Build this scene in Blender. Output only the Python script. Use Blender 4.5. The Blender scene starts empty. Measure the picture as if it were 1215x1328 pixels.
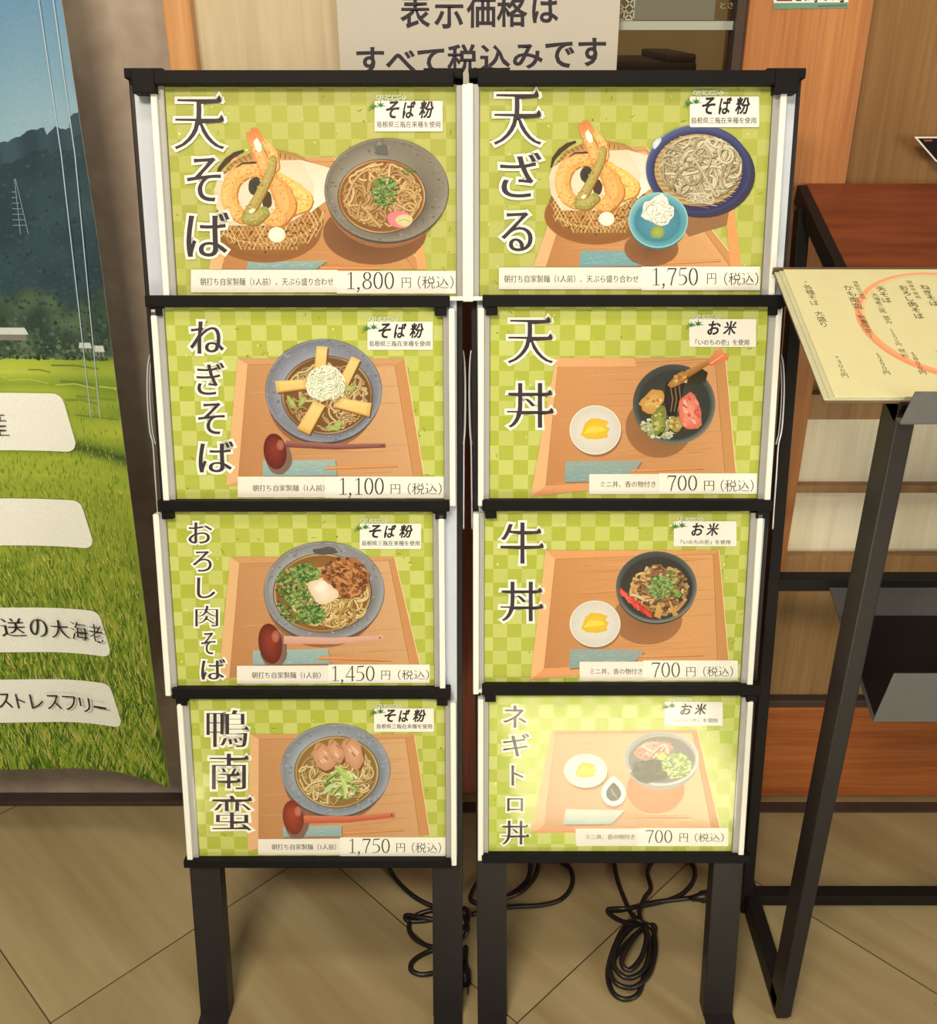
import bpy, bmesh, math, random
from mathutils import Vector, Matrix, noise
random.seed(7)
R_ = math.radians
SC = bpy.context.scene
COL = SC.collection

# ------------------------------------------------------------------ camera, light, exposure
CAM_H, PITCH, FPX, PX, PY = 1.14, R_(26.5), 1300.0, 618.0, 664.0
cam = bpy.data.cameras.new('camera'); cam_o = bpy.data.objects.new('camera', cam); COL.objects.link(cam_o)
cam.sensor_fit = 'VERTICAL'; cam.sensor_height = 36.0; cam.lens = 36.0 * FPX / 1328.0
cam.shift_x = (607.5 - PX) / 1328.0; cam.clip_start = 0.02
cam_o.location = (0, 0, CAM_H); cam_o.rotation_euler = (R_(90) - PITCH, 0, 0)
SC.camera = cam_o
vs = SC.view_settings
vs.view_transform = 'Standard'; vs.look = 'None'; vs.gamma = 1.0; vs.use_curve_mapping = False; vs.exposure = 0.0
SC.display_settings.display_device = 'sRGB'

WARM = (1.0, 0.81, 0.56)
world = bpy.data.worlds.new('world'); SC.world = world; world.use_nodes = True
bgn = world.node_tree.nodes['Background']; bgn.inputs[0].default_value = (1.0, 0.86, 0.66, 1); bgn.inputs[1].default_value = 0.16

def area(name, loc, target, sx, sy, power, color=WARM, spread=180):
    l = bpy.data.lights.new(name, 'AREA'); l.shape = 'RECTANGLE'; l.size = sx; l.size_y = sy
    l.energy = power; l.color = color; l.spread = R_(spread)
    o = bpy.data.objects.new(name, l); COL.objects.link(o); o.location = loc
    d = Vector(target) - Vector(loc); o.rotation_euler = d.to_track_quat('-Z', 'Y').to_euler()
    return o
# ceiling panels of the shop front and arcade, and daylight coming in low from the street behind the viewer
area('ceiling_light_front', (-0.20, 0.25, 2.75), (-0.20, 0.35, 0), 1.0, 0.30, 17)
area('ceiling_light_arcade', (-0.55, -1.00, 2.55), (0.05, 1.0, 0.6), 0.9, 0.35, 60)
area('right_fill_light', (2.1, -0.75, 1.15), (0.5, 1.2, 0.6), 0.8, 0.9, 26, (1.0, 0.84, 0.60))  # added fill from the right to brighten the door panels, source unseen
area('street_daylight', (0.37, -0.32, 0.03), (0.37, -0.2, 1.0), 0.56, 1.40, 29.0, (1.0, 0.90, 0.60))
area('street_daylight_side', (-0.68, -0.10, 0.03), (-0.66, 0.05, 1.0), 0.16, 0.34, 1.5, (1.0, 0.90, 0.60))

# ------------------------------------------------------------------ colour and materials
def lin(c):
    c = c / 255.0
    return c / 12.92 if c <= 0.04045 else ((c + 0.055) / 1.055) ** 2.4
WREF = [lin(v) for v in (250, 232, 202)]
def A(rgb, k=0.86):
    return tuple(max(0.004, min(0.92, lin(v) / w * k)) for v, w in zip(rgb, WREF))

def new_mat(name):
    m = bpy.data.materials.new(name); m.use_nodes = True
    return m, m.node_tree.nodes, m.node_tree.links, m.node_tree.nodes['Principled BSDF']
def plain(name, rgb, rough=0.5, metal=0.0, var=0.05, scale=40, bump=0.0, k=0.86, spec=0.5):
    m, n, l, b = new_mat(name); b.inputs['Specular IOR Level'].default_value = spec
    a = A(rgb, k)
    tc = n.new('ShaderNodeTexCoord'); nz = n.new('ShaderNodeTexNoise'); nz.inputs['Scale'].default_value = scale
    nz.inputs['Detail'].default_value = 5
    l.new(tc.outputs['Object'], nz.inputs['Vector'])
    r = n.new('ShaderNodeValToRGB')
    r.color_ramp.elements[0].position = 0.3; r.color_ramp.elements[1].position = 0.7
    r.color_ramp.elements[0].color = (*[v * (1 - var) for v in a], 1); r.color_ramp.elements[1].color = (*[min(1, v * (1 + var)) for v in a], 1)
    l.new(nz.outputs['Fac'], r.inputs['Fac']); l.new(r.outputs['Color'], b.inputs['Base Color'])
    b.inputs['Roughness'].default_value = rough; b.inputs['Metallic'].default_value = metal
    if bump:
        bp = n.new('ShaderNodeBump'); bp.inputs['Strength'].default_value = bump; bp.inputs['Distance'].default_value = 0.002
        l.new(nz.outputs['Fac'], bp.inputs['Height']); l.new(bp.outputs['Normal'], b.inputs['Normal'])
    return m
def wood(name, dark, light, axis='Z', scale=1.0, rough=0.45, stretch=28.0, k=0.86):
    m, n, l, b = new_mat(name)
    tc = n.new('ShaderNodeTexCoord'); mp = n.new('ShaderNodeMapping')
    s = [stretch * scale] * 3; s['XYZ'.index(axis)] = 1.3 * scale
    mp.inputs['Scale'].default_value = s
    l.new(tc.outputs['Object'], mp.inputs['Vector'])
    n1 = n.new('ShaderNodeTexNoise'); n1.inputs['Scale'].default_value = 1.2; n1.inputs['Detail'].default_value = 4
    n2 = n.new('ShaderNodeTexNoise'); n2.inputs['Scale'].default_value = 6.0; n2.inputs['Detail'].default_value = 6
    l.new(mp.outputs['Vector'], n1.inputs['Vector']); l.new(mp.outputs['Vector'], n2.inputs['Vector'])
    mx = n.new('ShaderNodeMath'); mx.operation = 'MULTIPLY_ADD'; mx.inputs[1].default_value = 0.55
    m2 = n.new('ShaderNodeMath'); m2.operation = 'MULTIPLY'; m2.inputs[1].default_value = 0.45
    l.new(n2.outputs['Fac'], m2.inputs[0]); l.new(n1.outputs['Fac'], mx.inputs[0]); l.new(m2.outputs[0], mx.inputs[2])
    r = n.new('ShaderNodeValToRGB'); r.color_ramp.elements[0].position = 0.36; r.color_ramp.elements[1].position = 0.64
    r.color_ramp.elements[0].color = (*A(dark, k), 1); r.color_ramp.elements[1].color = (*A(light, k), 1)
    l.new(mx.outputs[0], r.inputs['Fac']); l.new(r.outputs['Color'], b.inputs['Base Color'])
    b.inputs['Roughness'].default_value = rough
    return m
def ink_mat(name, rough=0.5, amt=0.10, scale=900):
    m, n, l, b = new_mat(name)
    at = n.new('ShaderNodeAttribute'); at.attribute_name = 'ink'
    tc = n.new('ShaderNodeTexCoord'); nz = n.new('ShaderNodeTexNoise'); nz.inputs['Scale'].default_value = scale; nz.inputs['Detail'].default_value = 3
    l.new(tc.outputs['Object'], nz.inputs['Vector'])
    mr = n.new('ShaderNodeMapRange'); mr.inputs['From Min'].default_value = 0.25; mr.inputs['From Max'].default_value = 0.75
    mr.inputs['To Min'].default_value = 1 - amt; mr.inputs['To Max'].default_value = 1 + amt
    l.new(nz.outputs['Fac'], mr.inputs['Value'])
    mu = n.new('ShaderNodeVectorMath'); mu.operation = 'SCALE'
    l.new(at.outputs['Color'], mu.inputs[0]); l.new(mr.outputs['Result'], mu.inputs['Scale'])
    l.new(mu.outputs['Vector'], b.inputs['Base Color'])
    b.inputs['Roughness'].default_value = rough
    b.inputs['Specular IOR Level'].default_value = 0.25
    return m
def clear_mat(name, rough=0.05, tint=(1, 1, 1), ior=1.5, bumps=0.0):
    m = bpy.data.materials.new(name); m.use_nodes = True
    n, l = m.node_tree.nodes, m.node_tree.links
    n.remove(n['Principled BSDF']); out = n['Material Output']
    t = n.new('ShaderNodeBsdfTransparent'); t.inputs[0].default_value = (*tint, 1)
    g = n.new('ShaderNodeBsdfGlossy'); g.inputs['Roughness'].default_value = rough
    fr = n.new('ShaderNodeFresnel'); 
    ge = n.new('ShaderNodeNewGeometry'); mr = n.new('ShaderNodeMapRange'); mr.inputs['To Min'].default_value = ior; mr.inputs['To Max'].default_value = 1 / ior
    l.new(ge.outputs['Backfacing'], mr.inputs['Value']); l.new(mr.outputs['Result'], fr.inputs['IOR'])
    mx = n.new('ShaderNodeMixShader')
    if bumps:
        tc = n.new('ShaderNodeTexCoord'); nz = n.new('ShaderNodeTexNoise'); nz.inputs['Scale'].default_value = 9; nz.inputs['Detail'].default_value = 1
        bp = n.new('ShaderNodeBump'); bp.inputs['Strength'].default_value = bumps; bp.inputs['Distance'].default_value = 0.004
        l.new(tc.outputs['Object'], nz.inputs['Vector']); l.new(nz.outputs['Fac'], bp.inputs['Height'])
        l.new(bp.outputs['Normal'], g.inputs['Normal'])
    
    fm = n.new('ShaderNodeMath'); fm.operation = 'MULTIPLY'; sb = n.new('ShaderNodeMath'); sb.operation = 'SUBTRACT'; sb.inputs[0].default_value = 1.0
    l.new(ge.outputs['Backfacing'], sb.inputs[1]); l.new(fr.outputs[0], fm.inputs[0]); l.new(sb.outputs[0], fm.inputs[1])
    l.new(fm.outputs[0], mx.inputs[0]); l.new(t.outputs[0], mx.inputs[1]); l.new(g.outputs[0], mx.inputs[2])
    l.new(mx.outputs[0], out.inputs['Surface'])
    return m

M = {}
M['black'] = plain('black_lacquer', (34, 30, 31), 0.42, var=0.12)
M['leg'] = plain('black_leg_steel', (36, 31, 30), 0.42, var=0.10, scale=60, spec=0.3)
M['rail'] = plain('black_rail_plastic', (17, 15, 16), 0.6, var=0.1, spec=0.15)
M['silver'] = plain('pale_grey_aluminium', (196, 194, 190), 0.42, var=0.03)
M['channel'] = plain('white_channel_plastic', (240, 230, 205), 0.4, var=0.02)
M['channel_grey'] = plain('grey_channel_plastic', (168, 160, 146), 0.4, var=0.03)
M['chrome'] = plain('chrome_wire', (225, 222, 212), 0.3, metal=0.5, var=0.02)
M['ink'] = ink_mat('printed_ink')
M['banner_ink'] = ink_mat('banner_print', 0.6, 0.08, 500)
M['paper'] = plain('white_paper', (241, 228, 203), 0.6, var=0.015, scale=20)
M['notice'] = plain('off_white_notice_paper', (206, 192, 166), 0.6, var=0.015, scale=20)
M['acrylic'] = clear_mat('clear_acrylic', 0.10, bumps=0.12)
M['glass'] = clear_mat('window_glass', 0.02, (0.96, 0.97, 0.95))
M['cord'] = plain('black_rubber', (26, 23, 22), 0.38, var=0.1)
M['menu_metal'] = plain('grey_black_steel', (92, 88, 82), 0.45, metal=0.0, var=0.06, scale=120)
M['rackblack'] = plain('black_powder_coat', (20, 17, 17), 0.5, var=0.1, spec=0.25)
M['redwood'] = wood('red_brown_veneer', (84, 36, 20), (132, 62, 34), 'X', 1.0, 0.28, 12)
M['stile'] = wood('orange_cypress', (160, 92, 42), (196, 126, 66), 'Z', 1.0, 0.5, 45)
M['trim'] = wood('pale_orange_trim', (204, 138, 78), (226, 164, 102), 'Z', 1.0, 0.5, 45)
M['bottom_rail'] = wood('orange_kick_rail', (150, 76, 30), (190, 106, 50), 'X', 1.2, 0.5, 40)
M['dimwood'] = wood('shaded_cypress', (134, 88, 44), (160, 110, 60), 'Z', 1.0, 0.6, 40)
M['beige'] = wood('pale_plywood', (196, 172, 128), (216, 192, 148), 'Z', 1.0, 0.6, 20)
M['darkwood'] = wood('dark_red_wood', (80, 38, 26), (108, 56, 40), 'Z', 1.0, 0.5, 30, 3.0)
M['brownpanel'] = wood('brown_lattice_board', (150, 106, 62), (176, 130, 82), 'Z', 1.2, 0.55, 36)
M['washi'] = wood('cream_paper_panel', (226, 206, 166), (240, 224, 188), 'Z', 1.6, 0.7, 22, 0.95)
M['interior'] = plain('dim_interior_wall', (104, 82, 48), 0.8, var=0.1, scale=3, k=3.4)
M['furniture'] = plain('dark_interior_wood', (62, 44, 34), 0.7, var=0.1, k=2.2)
M['frame_dark'] = plain('dark_window_frame', (70, 50, 38), 0.5, var=0.08)
M['film'] = plain('frosted_window_film', (112, 106, 84), 0.6, var=0.03, scale=8)
M['filmwhite'] = plain('white_window_film', (176, 174, 150), 0.6, var=0.03)
M['sill_pale'] = plain('pale_sill_track', (150, 122, 78), 0.5, var=0.12, scale=30)
M['sill_dark'] = plain('dark_sill_track', (66, 50, 42), 0.45, var=0.15, scale=30)
M['page'] = plain('cream_menu_page', (224, 211, 152), 0.45, var=0.02)
M['page_edge'] = plain('cream_page_edge', (206, 196, 150), 0.5, var=0.04)
M['cover'] = plain('brown_menu_cover', (104, 80, 56), 0.6, var=0.08)

# concrete and floor
def concrete():
    m, n, l, b = new_mat('bare_concrete')
    tc = n.new('ShaderNodeTexCoord')
    a = n.new('ShaderNodeTexNoise'); a.inputs['Scale'].default_value = 4; a.inputs['Detail'].default_value = 8; a.inputs['Roughness'].default_value = 0.62
    c = n.new('ShaderNodeTexNoise'); c.inputs['Scale'].default_value = 45; c.inputs['Detail'].default_value = 4
    l.new(tc.outputs['Object'], a.inputs['Vector']); l.new(tc.outputs['Object'], c.inputs['Vector'])
    ad = n.new('ShaderNodeMath'); ad.operation = 'MULTIPLY_ADD'; ad.inputs[1].default_value = 0.3
    sc = n.new('ShaderNodeMath'); sc.operation = 'MULTIPLY'; sc.inputs[1].default_value = 0.7
    l.new(a.outputs['Fac'], sc.inputs[0]); l.new(c.outputs['Fac'], ad.inputs[0]); l.new(sc.outputs[0], ad.inputs[2])
    r = n.new('ShaderNodeValToRGB'); r.color_ramp.elements[0].position = 0.34; r.color_ramp.elements[1].position = 0.64
    r.color_ramp.elements[0].color = (*A((150, 126, 102)), 1); r.color_ramp.elements[1].color = (*A((182, 160, 134)), 1)
    l.new(ad.outputs[0], r.inputs['Fac']); l.new(r.outputs['Color'], b.inputs['Base Color'])
    b.inputs['Roughness'].default_value = 0.75
    bp = n.new('ShaderNodeBump'); bp.inputs['Strength'].default_value = 0.15; bp.inputs['Distance'].default_value = 0.003
    l.new(ad.outputs[0], bp.inputs['Height']); l.new(bp.outputs['Normal'], b.inputs['Normal'])
    return m
M['concrete'] = concrete()
def floor_tiles():
    m, n, l, b = new_mat('beige_floor_tile')
    tc = n.new('ShaderNodeTexCoord'); sp = n.new('ShaderNodeSeparateXYZ'); l.new(tc.outputs['Object'], sp.inputs[0])
    def math_(op, a, bb=None):
        q = n.new('ShaderNodeMath'); q.operation = op
        for i, v in enumerate((a, bb)):
            if v is None: continue
            if isinstance(v, (int, float)): q.inputs[i].default_value = v
            else: l.new(v, q.inputs[i])
        return q.outputs[0]
    P_ = 0.588
    s = math_('ADD', sp.outputs['X'], sp.outputs['Y']); d = math_('SUBTRACT', sp.outputs['X'], sp.outputs['Y'])
    su = math_('DIVIDE', math_('SUBTRACT', s, 0.306), P_); du = math_('DIVIDE', math_('ADD', d, 0.792), P_)
    fs = math_('ABSOLUTE', math_('SUBTRACT', math_('FRACT', math_('ADD', su, 0.5)), 0.5))
    fd = math_('ABSOLUTE', math_('SUBTRACT', math_('FRACT', math_('ADD', du, 0.5)), 0.5))
    joint = math_('LESS_THAN', math_('MINIMUM', fs, fd), 0.0024)
    # streaks follow the tile's diagonal edge, shifted from tile to tile
    cv = n.new('ShaderNodeCombineXYZ')
    l.new(math_('MULTIPLY', s, 14.0), cv.inputs[0]); l.new(math_('MULTIPLY', d, 1.1), cv.inputs[1])
    l.new(math_('ADD', math_('MULTIPLY', math_('FLOOR', su), 3.7), math_('MULTIPLY', math_('FLOOR', du), 7.3)), cv.inputs[2])
    nz = n.new('ShaderNodeTexNoise'); nz.inputs['Scale'].default_value = 1.0; nz.inputs['Detail'].default_value = 5; nz.inputs['Roughness'].default_value = 0.55
    l.new(cv.outputs[0], nz.inputs['Vector'])
    r = n.new('ShaderNodeValToRGB'); r.color_ramp.elements[0].position = 0.3; r.color_ramp.elements[1].position = 0.7
    r.color_ramp.elements[0].color = (*A((146, 122, 78)), 1); r.color_ramp.elements[1].color = (*A((174, 152, 106)), 1)
    l.new(nz.outputs['Fac'], r.inputs['Fac'])
    st = n.new('ShaderNodeTexNoise'); st.inputs['Scale'].default_value = 26; st.inputs['Detail'].default_value = 2
    l.new(tc.outputs['Object'], st.inputs['Vector'])
    spot = math_('GREATER_THAN', st.outputs['Fac'], 0.745)
    mx0 = n.new('ShaderNodeMix'); mx0.data_type = 'RGBA'
    l.new(math_('MULTIPLY', spot, 0.35), mx0.inputs['Factor']); l.new(r.outputs['Color'], mx0.inputs['A']); mx0.inputs['B'].default_value = (*A((96, 76, 50)), 1)
    mx = n.new('ShaderNodeMix'); mx.data_type = 'RGBA'
    l.new(joint, mx.inputs['Factor']); l.new(mx0.outputs['Result'], mx.inputs['A']); mx.inputs['B'].default_value = (*A((84, 66, 46)), 1)
    l.new(mx.outputs['Result'], b.inputs['Base Color']); b.inputs['Roughness'].default_value = 0.42
    return m
M['floor'] = floor_tiles()

# ------------------------------------------------------------------ mesh helpers
def obj(name, bm, mats, parent=None, smooth=False):
    me = bpy.data.meshes.new(name)
    bm.normal_update(); bm.to_mesh(me); bm.free()
    for m in (mats if isinstance(mats, (list, tuple)) else [mats]): me.materials.append(m)
    if smooth:
        for p in me.polygons: p.use_smooth = True
    o = bpy.data.objects.new(name, me); COL.objects.link(o)
    if parent is not None: o.parent = parent
    return o
def empty(name, loc, rot=(0, 0, 0)):
    o = bpy.data.objects.new(name, None); o.empty_display_size = 0.05; COL.objects.link(o); o.location = loc; o.rotation_euler = rot
    return o
def tag(o, label, cat, group=None):
    o['label'] = label; o['category'] = cat
    if group: o['group'] = group
    return o
def hull(bm, pts8, bev=0.0, mi=0):
    """eight corners: bottom four counter-clockwise, then the top four"""
    v = [bm.verts.new(p) for p in pts8]
    fs = [(3, 2, 1, 0), (4, 5, 6, 7), (0, 1, 5, 4), (1, 2, 6, 5), (2, 3, 7, 6), (3, 0, 4, 7)]
    faces = [bm.faces.new([v[i] for i in f]) for f in fs]
    for f in faces: f.material_index = mi
    if bev:
        es = list({e for f in faces for e in f.edges})
        r = bmesh.ops.bevel(bm, geom=es, offset=bev, segments=2, profile=0.6, affect='EDGES')
        for f in r['faces']: f.material_index = mi
def box(bm, x0, x1, y0, y1, z0, z1, bev=0.0, mi=0):
    hull(bm, [(x0, y0, z0), (x1, y0, z0), (x1, y1, z0), (x0, y1, z0), (x0, y0, z1), (x1, y0, z1), (x1, y1, z1), (x0, y1, z1)], bev, mi)
def bar(bm, a, b, w, h, bev=0.0, up=(1, 0, 0)):
    """a rectangular bar from a to b: w across 'up', h across the other side"""
    a, b = Vector(a), Vector(b); d = (b - a).normalized(); u = Vector(up); u = (u - d * u.dot(d)).normalized(); s = d.cross(u)
    def ring(p): return [p - u * w / 2 - s * h / 2, p + u * w / 2 - s * h / 2, p + u * w / 2 + s * h / 2, p - u * w / 2 + s * h / 2]
    hull(bm, ring(a) + ring(b), bev)
    bmesh.ops.recalc_face_normals(bm, faces=bm.faces)
def tube(bm, pts, r, seg=8, cyc=False):
    pts = [Vector(p) for p in pts]; n = len(pts); rings = []
    prev = None
    for i, p in enumerate(pts):
        t = (pts[min(i + 1, n - 1)] - pts[max(i - 1, 0)]).normalized()
        if prev is None:
            a = Vector((0, 0, 1)) if abs(t.z) < 0.9 else Vector((1, 0, 0)); u = (a - t * a.dot(t)).normalized()
        else: u = (prev - t * prev.dot(t)).normalized()
        prev = u; w = t.cross(u); rr = r[i] if isinstance(r, (list, tuple)) else r
        rings.append([bm.verts.new(p + (u * math.cos(k * 2 * math.pi / seg) + w * math.sin(k * 2 * math.pi / seg)) * rr) for k in range(seg)])
    for i in range(n - 1):
        for k in range(seg): bm.faces.new([rings[i][k], rings[i][(k + 1) % seg], rings[i + 1][(k + 1) % seg], rings[i + 1][k]])
    bm.faces.new(rings[0][::-1]); bm.faces.new(rings[-1])
def spline(pts, per=8):
    """Catmull-Rom through the points"""
    P = [Vector(p) for p in pts]; P = [P[0] * 2 - P[1]] + P + [P[-1] * 2 - P[-2]]; out = []
    for i in range(1, len(P) - 2):
        a, b, c, d = P[i - 1:i + 3]
        for k in range(per):
            t = k / per
            out.append(0.5 * ((2 * b) + (c - a) * t + (2 * a - 5 * b + 4 * c - d) * t * t + (3 * b - a - 3 * c + d) * t ** 3))
    out.append(P[-2]); return out

# camera ray (used to read real positions of flat artwork off its own plane)
_F = Vector((0, math.cos(PITCH), -math.sin(PITCH))); _D = Vector((0, -math.sin(PITCH), -math.cos(PITCH)))
def ray_plane(px, py, P, N):
    d = Vector((1, 0, 0)) * ((px - PX) / FPX) + _D * ((py - PY) / FPX) + _F
    C = Vector((0, 0, CAM_H)); return C + d * ((Vector(P) - C).dot(N) / d.dot(N))

# ------------------------------------------------------------------ lettering
GLY = {}
def glyph(text, res=3):
    """outline of a line of text: verts, triangles, outward vertex normals, right-hand stroke ends"""
    key = (text, res)
    if key in GLY: return GLY[key]
    c = bpy.data.curves.new('lettering', 'FONT'); c.body = text; c.resolution_u = res
    o = bpy.data.objects.new('lettering', c); COL.objects.link(o)
    dg = bpy.context.evaluated_depsgraph_get(); ev = o.evaluated_get(dg); me = ev.to_mesh()
    idx = {}; V = []; mp = []
    for v in me.vertices:
        k = (round(v.co.x, 5), round(v.co.y, 5))
        if k not in idx: idx[k] = len(V); V.append(k)
        mp.append(idx[k])
    F = []
    for p in me.polygons:
        f = [mp[i] for i in p.vertices]
        if len(set(f)) >= 3:
            a = sum(V[f[i]][0] * V[f[(i + 1) % len(f)]][1] - V[f[(i + 1) % len(f)]][0] * V[f[i]][1] for i in range(len(f)))
            F.append(f if a > 0 else f[::-1])
    ev.to_mesh_clear(); bpy.data.objects.remove(o); bpy.data.curves.remove(c)
    cnt = {}
    for f in F:
        for i in range(len(f)):
            a, b = f[i], f[(i + 1) % len(f)]
            cnt[(a, b)] = cnt.get((a, b), 0) + 1
    B = [(a, b) for (a, b) in cnt if (b, a) not in cnt]
    Nn = [[0, 0, 0] for _ in V]; nxt = {}; prv = {}; en = {}
    for a, b in B:
        dx, dy = V[b][0] - V[a][0], V[b][1] - V[a][1]; L = math.hypot(dx, dy) or 1
        nx, ny = dy / L, -dx / L; en[(a, b)] = (nx, ny, L); nxt[a] = b; prv[b] = a
        for i in (a, b): Nn[i][0] += nx; Nn[i][1] += ny; Nn[i][2] += 1
    N2 = []
    for x, y, k in Nn:
        L2 = x * x + y * y
        if k == 0 or L2 < 1e-6: N2.append((0, 0)); continue
        f = k / L2; f = min(f, 1.5 / math.sqrt(L2)); N2.append((x * f, y * f))
    ser = []
    for (a, b), (nx, ny, L) in en.items():
        if nx > 0.995 and 0.05 < L < 0.11:
            p, q = prv.get(a), nxt.get(b)
            if p is None or q is None: continue
            e1, e2 = en.get((p, a)), en.get((b, q))
            if e1 and e2 and e1[1] < -0.98 and e2[1] > 0.98 and e1[2] > 0.1 and e2[2] > 0.1: ser.append((V[b][0], V[b][1]))
    GLY[key] = (V, F, N2, ser); return GLY[key]

def is_kana(ch): return 0x3040 <= ord(ch) <= 0x30ff

# strokes of the serif price figures, y up, height 1
def ell(cx, cy, rx, ry, a0=0, a1=360, n=22):
    return [(cx + rx * math.cos(R_(a0 + (a1 - a0) * i / n)), cy + ry * math.sin(R_(a0 + (a1 - a0) * i / n))) for i in range(n + 1)]
DIG = {
 '0': [(ell(.25, .5, .19, .47), None)],
 '1': [([(.27, 0.01), (.27, .98)], .085), ([(.10, .84), (.20, .90), (.29, .985)], .04), ([(.09, .018), (.45, .018)], .036)],
 '4': [([(.36, .97), (.19, .62), (.03, .29)], .04), ([(.02, .275), (.50, .275)], .06), ([(.37, 1.0), (.37, .0)], .09)],
 '5': [([(.12, .95), (.45, .97)], .075), ([(.13, .97), (.09, .56)], .04), ([(.085, .56)] + ell(.20, .32, .235, .275, 80, -100, 16) + [(.05, .06)], None)],
 '7': [([(.05, .945), (.47, .945)], .085), ([(.055, .96), (.035, .78)], .035), ([(.46, .95), (.28, .45), (.20, .0)], .075)],
 '8': [(ell(.25, .755, .15, .215), None), (ell(.25, .265, .19, .245), None)],
 ',': [([(.10, .09), (.13, .02), (.10, -.08), (.03, -.17)], .055), (ell(.095, .05, .03, .03), .07)],
}

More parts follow.
